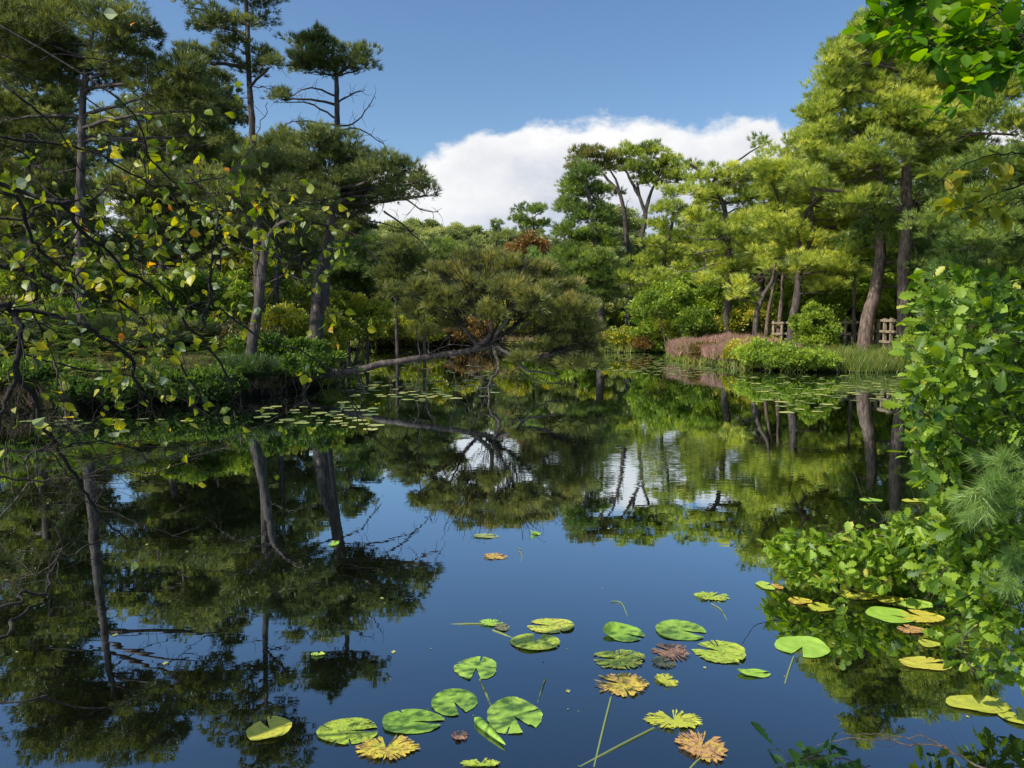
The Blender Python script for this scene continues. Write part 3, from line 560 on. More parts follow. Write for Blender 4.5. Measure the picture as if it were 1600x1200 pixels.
for a_ in [
 ('birch_bush','yellow-green young birch at the foot of the sunlit spreading pines','bush',36.5,1168,505,28,22,LEAF_Y),
 ('birch_bush','tall yellow-green shrub behind the pink heather, left of the whitish pine','bush',39,1062,502,34,34,LEAF_Y),
 ('birch_bush','yellow shrub overhanging the heather right beside the two reddish stems','bush',29,1180,552,30,16,LEAF_Y),
 ('willow_bush','grey-green rounded sallow in the gap behind the birches','bush',46,1090,470,44,42,LEAF_G),
 ('willow_bush','hazy green sallow farther back beneath the bare pine limbs','bush',56,1060,460,34,34,LEAF_F),
 ('bramble_bush','yellow-green scrub at the water edge in front of the heather, below the crooked pine','bush',27.6,1165,562,26,14,LEAF_Y),
 ('heather_bush','low brown-green bush in the middle of the pink heather','bush',30,1110,556,20,10,LEAF_R),
 ('willow_bush','bright sallow bush behind the heather beneath the whitish pine','bush',37,1120,522,30,20,LEAF_Y),
 ('holly_bush','dark green bush in front of the rail fence, right of the grey trunk','bush',30,1272,520,26,36,LEAF_G),
 ('heather_bush','dark rounded bush at the water edge below the grey trunk','bush',25.9,1196,562,28,20,LEAF_G),
 ('heather_bush','dark olive heather bush overhanging the water left of the reeds','bush',25.2,1240,564,30,17,LEAF_G),
 ('bramble_bush','dark bramble between the two rounded bushes and the reeds','bush',25.1,1275,570,24,14,LEAF_G),
 ('shore_bush','bright fern-covered hummock on the little islet','bush',41,975,532,30,14,LEAF_Y),
 ('shore_bush','dark low bush at the right end of the little islet','bush',40.5,1020,540,22,12,LEAF_G),
 ('shore_bush','brown tussock in the middle of the little islet','bush',40.3,998,542,18,10,LEAF_R),
 ('oak_bush','green bush in the shade right of the giant trunk','bush',25,1475,545,46,40,LEAF_G),
 ('oak_bush','leafy green bush under the dark pine at the right edge','bush',23,1560,520,60,60,LEAF_G),
 ('oak_bush','dark shaded thicket between the stout leaning trunk and the giant trunk','bush',33,1390,475,40,34,LEAF_G),
 ('oak_bush','dark green thicket behind the fence left of the stout leaning trunk','bush',36,1300,485,42,40,LEAF_G),
 ('oak_bush','green thicket behind the slim reddish stems','bush',40,1225,485,40,36,LEAF_G),
 ('gorse_bush','dark bush crowding the tip of the left bank by the root of the fallen pine','bush',18.6,440,590,60,36,LEAF_G),
 ('gorse_bush','dark green bush on the left bank below the bent stem','bush',17,380,600,46,32,PINE_D,'pine'),
 ('bilberry_bush','low dark bush at the water edge in the middle of the left bank','bush',15.6,300,608,56,26,LEAF_G),
 ('bilberry_bush','dark bush at the water edge at the far left','bush',15,40,610,70,30,LEAF_G),
 ('bilberry_bush','broad dark bush overhanging the water left of the bracken','bush',15,170,612,60,24,LEAF_G),
 ('birch_bush','yellow-green shrub right of the bent stem behind the left bank tip','bush',22,470,530,60,40,LEAF_Y),
 ('birch_bush','sunlit shrub behind the thick leaning trunk','bush',30,540,500,50,34,LEAF_Y),
 ('birch_bush','yellowing shrub on the far side of the hidden channel','bush',48,640,515,44,18,LEAF_Y),
 ('gorse_bush','olive shrub on the far side seen under the fallen pine crown left part','bush',52,720,520,50,16,LEAF_R),
 ('gorse_bush','green shrub on the far side right behind the fallen pine','bush',52,860,510,40,20,LEAF_G),
 ('gorse_bush','pale yellow scrub on the far side in the middle','bush',53,790,520,36,14,LEAF_Y),
 ('birch_bush','sunlit scrub behind the leftmost trunk','bush',24,190,480,90,44,LEAF_Y),
 ('birch_bush','dull green scrub left of the leftmost trunk','bush',23,50,480,80,44,LEAF_G),
 ('birch_bush','green scrub between the leftmost trunk and the bent stem','bush',24,320,470,70,46,LEAF_G)]:
    kind = a_[9] if len(a_) > 9 else 'broad'
    bush(*a_[:9], kind=kind, n=13, tone=(-.45 if a_[3] < 20 and a_[4] < 600 else 0.05))  # lowered tone paints the left bank's shade into its front bushes
# understorey thickets behind (repeats)
for k in range(22):
    Yd = R.uniform(16.8, 22.5); px = R.uniform(-20, 500)-(Yd-16.8)*3
    bush('bank_shrub', 'dark tangled shrub on the shaded left bank among the bracken', 'bush', Yd, px, 600-(Yd-15)*7.5-R.uniform(0, 22), R.uniform(30, 52), R.uniform(24, 40), [LEAF_G, PINE_L, LEAF_G, LEAF_R][k % 4], n=6, group='dark shrubs on the shaded left bank', dens=.7, tone=-.38, kind=('pine' if k % 4 == 1 else 'broad'))  # dark tone again: bank shade carried by the foliage colour
for k in range(26):
    Yd = R.uniform(36, 50); px = R.uniform(1020, 1600)
    bush('thicket', 'dark leafy thicket deep in the wood behind the rail fence', 'bush', Yd, px, R.uniform(470, 500), 60, 46, LEAF_G, n=4, group='thickets in the wood behind the rail fence', dens=.7)
for k in range(20):
    Yd = R.uniform(27, 40); px = R.uniform(-60, 500)
    bush('thicket', 'leafy thicket in the wood behind the left bank', 'bush', Yd, px, R.uniform(450, 490), 66, 50, [LEAF_G, LEAF_Y, LEAF_G][k % 3], n=4, group='thickets in the wood behind the left bank', dens=.6)
for k in range(22):
    Yd = R.uniform(53, 68); px = R.uniform(520, 1010)
    bush('thicket', 'low thicket along the head of the pond', 'bush', Yd, px, R.uniform(478, 505), 50, 26, [LEAF_G, LEAF_F, LEAF_Y][k % 3], n=4, group='thickets along the head of the pond', dens=.6)
# ------------------------------------------------------------------ ground cover (stuff)
def landpts(xr, yr, n, lo=.05, hi=50, f=None):
    x = R.uniform(*xr, n*3); y = R.uniform(*yr, n*3); s = sdf(x, y)+wob(x, y, 1.1)*.22
    ok = (s > lo) & (s < hi)
    if f is not None: ok &= f(x, y, s)
    x, y = x[ok][:n], y[ok][:n]
    return np.stack([x, y, gz(x, y)], 1)
UP = np.array([0, 0, 1.])
def tufts(acc, p, h, w, k=9, spread=.4, tone=0):
    needles(acc, p, np.repeat(UP[None], len(p), 0), k, h, w, spread, np.clip(R.random(len(p))*.7+tone+.15, 0, 1))
def fern(acc, p, size):
    n = len(p); nf = 7
    base = np.repeat(p, nf, 0); an = R.random(n*nf)*6.28; hd = np.stack([np.cos(an), np.sin(an), np.zeros(n*nf)], 1)
    L = size*(.7+.6*R.random(n*nf))[:, None]; va = np.repeat(R.random(n), nf)
    for j in range(2, 13):
        t = j/13; c = base+hd*L*(t**1.25)*.85+UP*L*(1.0*t-.62*t*t*1.1)
        side = np.stack([-np.sin(an), np.cos(an), np.zeros(n*nf)], 1)
        wl = L*.34*(1-t)**.8*(1 if t > .25 else .7); tk = L*.055
        for sg in (-1, 1):
            tip = c+side*sg*wl+hd*wl*.35-UP*wl*.15
            v = np.stack([c, c+hd*tk, tip], 1).reshape(-1, 3)
            acc.add(v, np.arange(len(v)).reshape(-1, 3), np.clip(va*.6+.2+.02*j, 0, 1))
g = Acc(); fern(g, landpts((-17, -5.3), (14.2, 26), 1500, .25, 9), .6); fern(g, landpts((-5.6, -4.4), (17.5, 21), 50, .3, 3), .5); fern(g, landpts((4.6, 9), (39, 42), 60, .2, 3), .5); fern(g, landpts((9, 16), (25.5, 32), 160, .8, 6), .5)
tag(g.build('bracken', FERN), 'green bracken fronds covering the banks under the pines', 'bracken', kind='stuff')
g = Acc(); pp = landpts((6.6, 10.6), (26, 36), 2600, .15, 4.0, lambda x, y, s: (x < 9.9) & (wob(x, y, 1.9) < .42)); pp[:, 2] += .05+.22*np.clip(wob(pp[:, 0], pp[:, 1], 1.3), 0, 1)
needles(g, pp+R.normal(size=pp.shape)*[0, 0, .05]+[0, 0, .12], np.repeat(UP[None], len(pp), 0), 16, .36, .03, .55, np.clip(.45+.5*R.random(len(pp))+.2*wob(pp[:, 0], pp[:, 1], 1), 0, 1))
pp = landpts((-13, -4.6), (13.5, 18), 900, .05, 1.6)
needles(g, pp, np.repeat(UP[None], len(pp), 0), 14, .32, .02, .6, np.clip(.1+.55*R.random(len(pp)), 0, 1))
pp = landpts((-10, 9), (50, 60), 900, .3, 7); needles(g, pp, np.repeat(UP[None], len(pp), 0), 12, .5, .06, .6, np.clip(.3+.6*R.random(len(pp)), 0, 1))
tag(g.build('heather', HEATH), 'pink flowering heather along the banks', 'heather', kind='stuff')
g = Acc(); pp = landpts((10.5, 13.8), (24.5, 27), 1300, .0, 1.5); q_ = R.random(len(pp))+.5*wob(pp[:, 0], pp[:, 1], 2); tufts(g, pp[q_ > .4], .48, .02, 9, .45, .1); tufts(g, pp[q_ <= .4], .28, .02, 9, .6, .0)
tufts(g, landpts((4.6, 9.0), (39, 43), 900, .0, 2.0), .45, .035, 8, .4, .2)
tufts(g, landpts((6.4, 9.6), (24.8, 36), 800, -.05, 1.2), .28, .025, 8, .7, .25)
tag(g.build('reeds', GRASS), 'bright green reeds and sedge standing along the right shore', 'reeds', kind='stuff')
g = Acc(); tufts(g, landpts((-19, -4.4), (13, 32), 5000, .0, 14), .26, .018, 7, .7, -.4); tufts(g, landpts((8, 22), (24, 40), 4000, .3, 12), .24, .022, 6, .7, 0); tufts(g, landpts((-16, 14), (50, 75), 5000, 0, 26), .5, .06, 6, .7, .25)  # first batch toned down, left-bank shade put into the blade colour
tufts(g, landpts((-9.5, -3.5), (19, 50), 2500, .0, 6), .4, .03, 7, .6, .2)
tufts(g, landpts((-6, 6), (-3, 1.5), 1200, .05, 5), .14, .006, 8, .8, 0); tufts(g, landpts((2, 14), (0, 23), 1800, .05, 4), .25, .01, 8, .7, 0)
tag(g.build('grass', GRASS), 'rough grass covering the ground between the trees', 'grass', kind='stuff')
# dark roots and dead stems hanging off the left bank
g = Acc(); pp = landpts((-13, -4.3), (13.2, 20), 500, -.05, .25); pp[:, 2] = np.maximum(pp[:, 2], .1)+.05
needles(g, pp, np.repeat(nrm(np.array([[.4, -.6, -.3]])), len(pp), 0), 10, .4, .02, .7, R.random(len(pp))*.3)
tag(g.build('bank_roots', BARK_D), 'dark roots and dead grass hanging over the water edge', 'roots', kind='stuff')
# ------------------------------------------------------------------ rail fence
def fence(label, A, B, n, gap, hgt=1.08, deck=False):
    A = np.array(A, float); B = np.array(B, float); d = nrm(B-A); L = np.linalg.norm(B-A); z0 = float(gz(A[0], A[1]))
    root = thing('rail_fence', label, 'fence', (A[0], A[1], z0)); s = np.array([-d[1], d[0]])
    def box(acc, c, hx, hy, hz, dz=0):
        X_ = np.array([d[0], d[1], dz]); Y_ = np.array([s[0], s[1], 0.]); Z_ = UP; v = []
        for a in (-1, 1):
            for b in (-1, 1):
                for e in (-1, 1): v.append(np.asarray(c)+X_*a*hx+Y_*b*hy+Z_*e*hz)
        acc.add(v, [[0, 1, 3, 2], [4, 6, 7, 5], [0, 4, 5, 1], [2, 3, 7, 6], [0, 2, 6, 4], [1, 5, 7, 3]])
    zb = float(gz(B[0], B[1])); sl = (zb-z0)/L
    for k in range(n+1):
        q = A+d*L*k/n; zz = z0+(zb-z0)*k/n; h_ = hgt*(1+.03*R.normal()); a = Acc(); box(a, (q[0], q[1], zz+h_/2-.15), .05, .05, h_/2+.15); a.build('post', FENCEW, root)
    M_ = (A+B)/2; zm = (z0+zb)/2
    for hh_ in ((hgt*.96, hgt*.52) if not deck else (hgt*.96, hgt*.62, hgt*.3)):
        a = Acc(); box(a, (M_[0]-s[0]*.067, M_[1]-s[1]*.067, zm+hh_-.03), L/2+.06, .02, .045, sl); a.build('rail', FENCEW, root)
    return root
def g2(px, Y): return ((px-800)/F*Y, Y)
fence('grey rail fence behind the grey trunk, farthest to the left', g2(1208, 34), g2(1262, 32.5), 4, 1)
fence('low rail fence in the shade between the dark bush and the stout leaning trunk', g2(1280, 33), g2(1348, 31.5), 5, 1)
fence('rail fence with close posts right beside the stout leaning trunk', g2(1352, 30.2), g2(1402, 27.8), 5, 1, 1.2, True)
fence('rail fence running right from the giant trunk into the thicket', g2(1418, 30.5), g2(1450, 30.5), 3, 1)
g = Acc(); 
for k in range(40):
    t = k/39; c = np.array(g2(1285, 32.4))*(1-t)+np.array(g2(1352, 30.8))*t; z = float(gz(c[0], c[1]))+.14
    g.add([(c[0]-.045, c[1]-.6, z), (c[0]+.045, c[1]-.6, z), (c[0]+.045, c[1]+.5, z), (c[0]-.045, c[1]+.5, z), (c[0]-.045, c[1]-.6, z-.05), (c[0]+.045, c[1]-.6, z-.05)], [[0, 1, 2, 3], [4, 5, 1, 0]])
b_ = g.build('boardwalk', FENCEW); tag(b_, 'pale plank boardwalk laid on the ground behind the fence', 'boardwalk')
# ------------------------------------------------------------------ lily pads
def padmat(name, stops, spots, spot_at, spotamt):
    m, nt, N, K = mat(name); out = N.new('ShaderNodeOutputMaterial'); b = N.new('ShaderNodeBsdfPrincipled'); b.inputs['Roughness'].default_value = .38; b.inputs['Specular IOR Level'].default_value = .35
    tc = N.new('ShaderNodeTexCoord'); oi = N.new('ShaderNodeObjectInfo')
    mp = N.new('ShaderNodeVectorMath'); mp.operation = 'ADD'; K.new(tc.outputs['Object'], mp.inputs[0]); cx = N.new('ShaderNodeCombineXYZ'); mu = N.new('ShaderNodeMath'); mu.operation = 'MULTIPLY'; mu.inputs[1].default_value = 37; K.new(oi.outputs['Random'], mu.inputs[0]); K.new(mu.outputs[0], cx.inputs[0]); K.new(cx.outputs[0], mp.inputs[1])
    n1 = N.new('ShaderNodeTexNoise'); n1.inputs['Scale'].default_value = 14; n1.inputs['Detail'].default_value = 4; K.new(mp.outputs[0], n1.inputs['Vector'])
    at = N.new('ShaderNodeAttribute'); at.attribute_name = 'v'
    ad = N.new('ShaderNodeMath'); ad.operation = 'MULTIPLY_ADD'; ad.inputs[1].default_value = .8; ad.use_clamp = True; K.new(n1.outputs['Fac'], ad.inputs[0])
    a2 = N.new('ShaderNodeMath'); a2.operation = 'SUBTRACT'; a2.inputs[1].default_value = .4; K.new(at.outputs['Fac'], a2.inputs[0]); K.new(a2.outputs[0], ad.inputs[2])
    rp = ramp(N, stops); K.new(ad.outputs[0], rp.inputs[0])
    n2 = N.new('ShaderNodeTexNoise'); n2.inputs['Scale'].default_value = 55; n2.inputs['Detail'].default_value = 3; n2.inputs['Roughness'].default_value = .7; K.new(mp.outputs[0], n2.inputs['Vector'])
    r2 = ramp(N, [(spot_at, (0, 0, 0)), (spot_at+.04, (spotamt,)*3)]); K.new(n2.outputs['Fac'], r2.inputs[0])
    mx = N.new('ShaderNodeMix'); mx.data_type = 'RGBA'; K.new(r2.outputs[0], mx.inputs['Factor']); K.new(rp.outputs[0], mx.inputs[6]); mx.inputs[7].default_value = (*spots, 1)
    K.new(mx.outputs[2], b.inputs['Base Color'])
    # radiating veins in relief and slightly paler
    sx = N.new('ShaderNodeSeparateXYZ'); K.new(tc.outputs['Object'], sx.inputs[0]); an = N.new('ShaderNodeMath'); an.operation = 'ARCTAN2'; K.new(sx.outputs['Y'], an.inputs[0]); K.new(sx.outputs['X'], an.inputs[1])
    ml = N.new('ShaderNodeMath'); ml.operation = 'MULTIPLY'; ml.inputs[1].default_value = 16; K.new(an.outputs[0], ml.inputs[0]); si = N.new('ShaderNodeMath'); si.operation = 'SINE'; K.new(ml.outputs[0], si.inputs[0])
    pw = N.new('ShaderNodeMath'); pw.operation = 'SMOOTH_MAX'; pw.inputs[1].default_value = .86; pw.inputs[2].default_value = .1; K.new(si.outputs[0], pw.inputs[0])
    sm_ = N.new('ShaderNodeMath'); sm_.operation = 'ADD'; K.new(pw.outputs[0], sm_.inputs[0]); K.new(n1.outputs['Fac'], sm_.inputs[1])
    bp = N.new('ShaderNodeBump'); bp.inputs['Strength'].default_value = .5; bp.inputs['Distance'].default_value = .006; K.new(sm_.outputs[0], bp.inputs['Height']); K.new(bp.outputs[0], b.inputs['Normal'])
    K.new(b.outputs[0], out.inputs[0]); return m
GRN = [(0, (.14, .28, .03)), (.4, (.26, .46, .05)), (.75, (.36, .56, .08)), (1, (.5, .58, .10))]
PM = {'green': padmat('pad_green', GRN, (.22, .16, .05), .68, .6),
      'speck': padmat('pad_speckled', [(0, (.24, .38, .04)), (.5, (.42, .54, .06)), (.8, (.58, .58, .09)), (1, (.45, .32, .10))], (.12, .09, .03), .55, .75),
      'brown': padmat('pad_browning', [(0, (.40, .48, .06)), (.28, (.66, .52, .06)), (.5, (.56, .32, .10)), (.75, (.42, .24, .15)), (1, (.28, .15, .10))], (.10, .06, .04), .52, .6),
      'yellow': padmat('pad_yellow', [(0, (.28, .36, .04)), (.5, (.5, .52, .06)), (1, (.6, .5, .07))], (.25, .13, .04), .6, .7),
      'drown': padmat('pad_drowned', [(0, (.05, .08, .05)), (.5, (.12, .15, .08)), (1, (.2, .2, .1))], (.05, .04, .03), .55, .7),
      'far': padmat('pad_far', [(0, (.09, .15, .05)), (.5, (.27, .34, .10)), (1, (.55, .54, .17))], (.2, .13, .05), .62, .6)}
def padmesh(acc, rx, ry, notch, rag=0.0, holes=0.0, curl=0.0, z=.004, nr=84, rings=9, tone=.5, seed=0, heart=.1, tilt=0):
    """heart-shaped pad: notch = direction of the slit (radians, plan view)"""
    Rr = np.random.default_rng(seed)
    gap = .16+.1*Rr.random(); th = notch+gap+np.linspace(0, 2*PI-2*gap, nr+1)
    u = (th-notch)
    edge = 1+.03*np.sin(u*3+Rr.random()*6)+.025*np.sin(u*5+Rr.random()*6)+.008*np.sin(u*17+Rr.random()*6)
    edge *= 1-heart*np.exp(-((u-PI)/.8)**2)
    rg = np.ones(nr+1)
    if rag > 0:
        ns = Rr.random(nr+1); rg = 1-.42*rag*ns; rg = np.where(Rr.random(nr+1) < .16*rag, rg*.72, rg); slit = np.where(Rr.random(nr) < .38*rag, Rr.integers(2, 8, nr), 99)
    v = []; f = []; a = []
    for j in range(rings+1):
        t = (j/rings)**.8
        r = t*(edge if j < rings-2 else edge*rg)
        if j >= rings-3 and rag > 0: r = t*edge*(1-(1-rg)*(j-(rings-4))/4)
        x = np.cos(th)*r*rx; y = np.sin(th)*r*ry
        zz = z+.002*np.sin(u*4+j)*t+curl*np.clip(t-.75, 0, 1)*4*np.clip(np.cos(u-PI*1.0+Rr.random()*0), 0, 1)*.03+tilt*y
        v.append(np.stack([x, y, np.maximum(zz, .003)], 1))
    # slit starts near the middle, not at the centre
    v = np.concatenate(v); n1 = nr+1
    pn = Rr.random((rings, nr)); pn = (pn+np.roll(pn, 1, 1)*.6+np.roll(pn, 1, 0)*.5)/2.1
    for j in range(rings):
        for i in range(nr):
            if rag > 0 and j >= slit[i]: continue
            if holes > 0 and j > 1 and pn[j, i] > 1-holes*.55: continue
            f.append([j*n1+i, (j+1)*n1+i, (j+1)*n1+i+1, j*n1+i+1]); a.append(tone+.25*(pn[j, i]-.5)+(.12*(j/rings) if rag else .04*(j/rings)))
    # the closed half of the slit near the stalk
    acc.add(v, f, np.clip(a, 0, 1))
def stalk(acc, A, B, r=.005):
    tube(acc, smoothpath([A, (np.asarray(A)+B)/2+[0, 0, .002], B], 7), r, 6)
STM, nt, N, K = mat('pad_stalk'); out = N.new('ShaderNodeOutputMaterial'); b = N.new('ShaderNodeBsdfDiffuse'); b.inputs[0].default_value = (.22, .27, .10, 1); K.new(b.outputs[0], out.inputs[0])
def pad(px, py, w, h, k, lab, notch=-1.2, rag=0, holes=0, curl=.22, stem=None, tone=.5, heart=.1, z=.004, name='lily_pad', flower=None, zz=None):
    c = W(px, py); l = W(px-w/2, py); r_ = W(px+w/2, py); u_ = W(px, py-h/2); d_ = W(px, py+h/2)
    rx = (r_[0]-l[0])/2; ry = (u_[1]-d_[1])/2; cy = (u_[1]+d_[1])/2
    root = thing(name, lab, 'lily pad', (c[0], cy, 0)); a = Acc(); seed = int(px*7+py)
    padmesh(a, rx, ry, notch, rag, holes, curl, z, tone=tone, seed=seed, heart=heart)
    me = a.build('blade', PM[k], None); me.parent = root
    if stem:
        a = Acc(); q = W(stem[0], stem[1]); A = np.array([stem[2] if len(stem) > 2 else px, 0]); s0 = W(stem[2], stem[3]) if len(stem) > 2 else np.array([c[0], cy, 0])
        pts = smoothpath([[s0[0], s0[1], .001], (s0+q)/2+[0, 0, .0015], [q[0], q[1], -.004]], 9); tube(a, pts, .0048, 6); a.build('stalk', STM, root)
    return root
PADS = [
 (862,979,79,24,'speck','speckled yellow-green pad overlapping the upper side of a greener speckled pad','0.3',dict(rag=.12,holes=.05,notch=2.9,tone=.6)),
 (836,1005,79,29,'speck','speckled green pad with its slit open toward a paler pad above it','',dict(rag=.03,notch=1.4,tone=.35)),
 (744,1045,69,37,'green','green pad with nibbled edges whose stalk runs down toward the big heart-shaped pad','',dict(notch=-1.55,rag=.12,heart=.14,stem=(770,1108,750,1062),tone=.6)),
 (709,1098,72,42,'green','smooth bright green heart pad between the nibbled pad and the long green pad','',dict(notch=-1.1,heart=.12,tone=.55)),
 (803,1121,88,57,'green','largest heart-shaped green pad with a bite out of its lower right lobe','',dict(notch=-1.0,rag=.08,heart=.0,tone=.62)),
 (975,991,64,25,'green','small green pad with its upper rim curled up in dark shadow','',dict(notch=-.6,curl=1.0,heart=.0,tone=.5)),
 (1063,986,79,32,'green','smooth green pad just above the brown torn scrap','',dict(notch=-.5,heart=.05,tone=.6)),
 (969,1031,90,32,'speck','holed speckled pad directly above the large yellow-brown rotting pad','',dict(notch=3.0,rag=.25,holes=.32,tone=.5)),
 (1036,1036,42,22,'drown','small greenish torn scrap at the right end of the holed pad','',dict(notch=.3,rag=.6,holes=.4,tone=.7)),
 (972,1071,94,40,'brown','large rotting pad, yellow at the heart, with a long stalk down to the picture edge','',dict(notch=2.6,rag=.45,holes=.22,tone=.3,stem=(928,1198,955,1090))),
 (1041,1064,40,24,'yellow','small yellow pad shred touching the right of the rotting pad','',dict(notch=.3,rag=.5,holes=.2,tone=.4)),
 (1050,1019,64,32,'brown','purplish brown torn pad sunk between two green pads','',dict(notch=2.6,rag=.6,holes=.25,tone=.75)),
 (1127,1020,87,38,'speck','large yellow-green pad with ragged upper edge beside the purplish torn one','',dict(notch=2.6,rag=.15,holes=.06,tone=.4)),
 (1112,933,62,17,'speck','lone ragged pad floating by itself in open blue water below the oak twig tip','',dict(notch=.8,rag=.6,holes=.15,tone=.4)),
 (1178,1053,56,13,'green','narrow folded green pad left of the smooth oval pad','',dict(notch=0.1,rag=.1,curl=.5,tone=.5)),
 (1053,1127,98,37,'yellow','ragged yellow-green pad, its long stalk running down to the left','',dict(notch=1.7,rag=.62,holes=.3,tone=.4,stem=(905,1198,1022,1138))),
 (1097,1168,84,57,'brown','orange-brown rotting pad nearest the bottom of the picture','',dict(notch=.9,rag=.55,holes=.15,tone=.45,stem=(1078,1200,1095,1185))),
 (766,974,40,12,'green','small crumpled green pad at the end of a thin pale stalk','',dict(notch=.4,rag=.3,tone=.6,stem=(704,975,758,975))),
 (784,981,26,13,'drown','grey-green sunken scrap under the small crumpled pad','',dict(notch=.5,rag=.2,tone=.9,stem=(800,996,770,985))),
 (759,838,44,8,'far','thin pale pad farthest out in the open blue water','',dict(notch=.4,rag=.3,tone=.5)),
 (837,834,18,6,'green','tiny crumpled green leaf scrap far out in the open blue water','',dict(notch=.4,rag=.4,curl=1,tone=.5)),
 (773,870,42,12,'brown','pinkish decaying pad just below the thin pale one','',dict(notch=.4,rag=.6,holes=.2,tone=.4)),
 (1196,916,28,14,'green','small pale pad half hidden under the left end of the oak twig','',dict(notch=.4,tone=.8)),
 (1214,917,20,10,'brown','small brown pad scrap touching the oak twig','',dict(notch=.4,rag=.4,tone=.4)),
 (1254,1012,82,32,'green','smooth oval green pad alone in the dark reflection of the giant pine','',dict(notch=-2.1,heart=-.03,tone=.6,stem=(1226,1068,1240,1027))),
 (1391,962,70,25,'green','fresh green oval pad in front of the yellow ones under the oak boughs','',dict(notch=-.6,heart=.0,tone=.6)),
 (1250,940,38,13,'brown','orange-edged pad left of a long yellow-green one beneath the low oak spray','',dict(notch=2,rag=.15,tone=.2)),
 (1284,950,42,16,'yellow','yellow-green pad tucked against the hanging oak sprig','',dict(notch=2,rag=.1,tone=.3)),
 (1345,930,66,22,'yellow','yellow speckled pad beneath the bare broken twig','',dict(notch=2,rag=.2,holes=.05,tone=.5)),
 (1390,937,44,14,'yellow','small mottled yellow pad right of the broken twig','',dict(notch=2,rag=.2,tone=.6)),
 (1431,945,54,18,'green','dull green pad half under the oak boughs','',dict(notch=2,rag=.1,tone=.7)),
 (1440,965,70,24,'yellow','brown-edged yellow pad close behind the fresh green oval pad','',dict(notch=2,rag=.3,tone=.8)),
 (1424,985,44,16,'brown','brown shrivelled pad below the mottled ones','',dict(notch=2,rag=.3,tone=.5)),
 (1445,1038,86,22,'yellow','long yellow-brown pad under the tip of the right-hand oak bough','',dict(notch=.2,rag=.12,tone=.7)),
 (1452,1007,30,14,'yellow','small round yellow pad between the oak leaves and the long yellow-brown pad','',dict(notch=2,tone=.3)),
 (1530,1102,98,32,'yellow','big olive pad near the bottom right corner','',dict(notch=1.2,rag=.05,tone=.35)),
 (1592,1122,56,36,'yellow','mustard pad cut off by the right edge of the picture','',dict(notch=1.2,rag=.0,tone=.4)),
 (1590,1055,50,20,'green','green pad at the right edge above the mustard one','',dict(notch=1.2,tone=.4)),
 (1545,985,60,18,'yellow','yellow pad behind the lowest oak leaves on the right','',dict(notch=1.2,rag=.2,tone=.5)),
 (421,1141,69,40,'yellow','two-tone pad, yellow above and sunken blue-green below, lowest on the left','',dict(notch=2.2,rag=.05,tone=.55)),
 (542,1144,100,42,'speck','large pad peppered with dark holes, left of the long green pad','',dict(notch=.1,rag=.05,holes=.09,tone=.35)),
 (642,1129,102,39,'green','long green pad with a split right end below the smooth heart pad','',dict(notch=-.1,rag=.05,holes=.03,tone=.45)),
 (603,1171,106,46,'brown','yellow-centred rotting pad spread below the peppered and the long green pads','',dict(notch=1.6,rag=.5,holes=.22,tone=.25)),
 (719,1151,28,21,'brown','little brown pad scrap in the gap left of the rolled leaf','',dict(notch=1.6,rag=.5,tone=.8)),
 (497,1023,24,7,'green','tiny pale green leaf scrap in the dark reflection on the left','',dict(notch=1.6,rag=.3,tone=.8)),
 (522,850,15,11,'green','tiny curled leaf on the reflection of the left pine stem','',dict(notch=1.6,rag=.2,tone=.6)),
 (751,1194,66,16,'speck','crumpled pad cut off by the bottom of the picture','',dict(notch=1.6,rag=.35,tone=.4)),
 (1361,782,34,7,'green','slim green floating leaf beside the upright reddish twig','',dict(notch=1.6,tone=.5)),
 (1430,783,40,7,'yellow','slim yellow floating leaf right of the slim green one','',dict(notch=1.6,tone=.5)),
 (1450,812,36,9,'yellow','yellow-green floating leaf just above the low oak spray','',dict(notch=1.6,tone=.4))]
for q in PADS:
    pad(q[0], q[1], q[2], q[3], q[4], q[5], **q[7])
# rolled leaf
c = W(766, 1146); root = thing('rolled_lily_leaf', 'tightly rolled green lily leaf slanting beside the largest heart pad', 'leaf', (c[0], c[1], 0)); a = Acc()
A = W(742, 1126); B = W(790, 1168); t = np.linspace(0, 1, 12); pth = A[None]*(1-t)[:, None]+B[None]*t[:, None]; pth[:, 2] = .012
tube(a, pth, np.array([.004, .016, .019, .018, .017, .016, .015, .013, .011, .009, .006, .002]), 9); a.v[-1][:, 2] = a.v[-1][:, 2]*.55+.003; a.build('blade', PM['green'], root, True)
for (A, B, M_, lab) in [((852,1062),(836,1108),(846,1080),'pale stalk with a dead bud standing in the blue water right of the heart pad'),((955,941),(985,975),(972,944),'faint curved grey stalk above the small curled pad'),((812,862),(813,882),(816,872),'short pale bent straw floating in the open water'),((1112,945),(1140,978),(1128,955),'submerged pale stalk below the lone ragged pad')]:
    a = Acc(); tube(a, smoothpath([W(*A)+[0, 0, .006], W(*M_)+[0, 0, .004], W(*B)-[0, 0, .006]], 9), [.004]+[.0028]*8, 5); o = a.build('floating_stalk', STM, None, True, origin=W(*M_)); tag(o, lab, 'stalk')
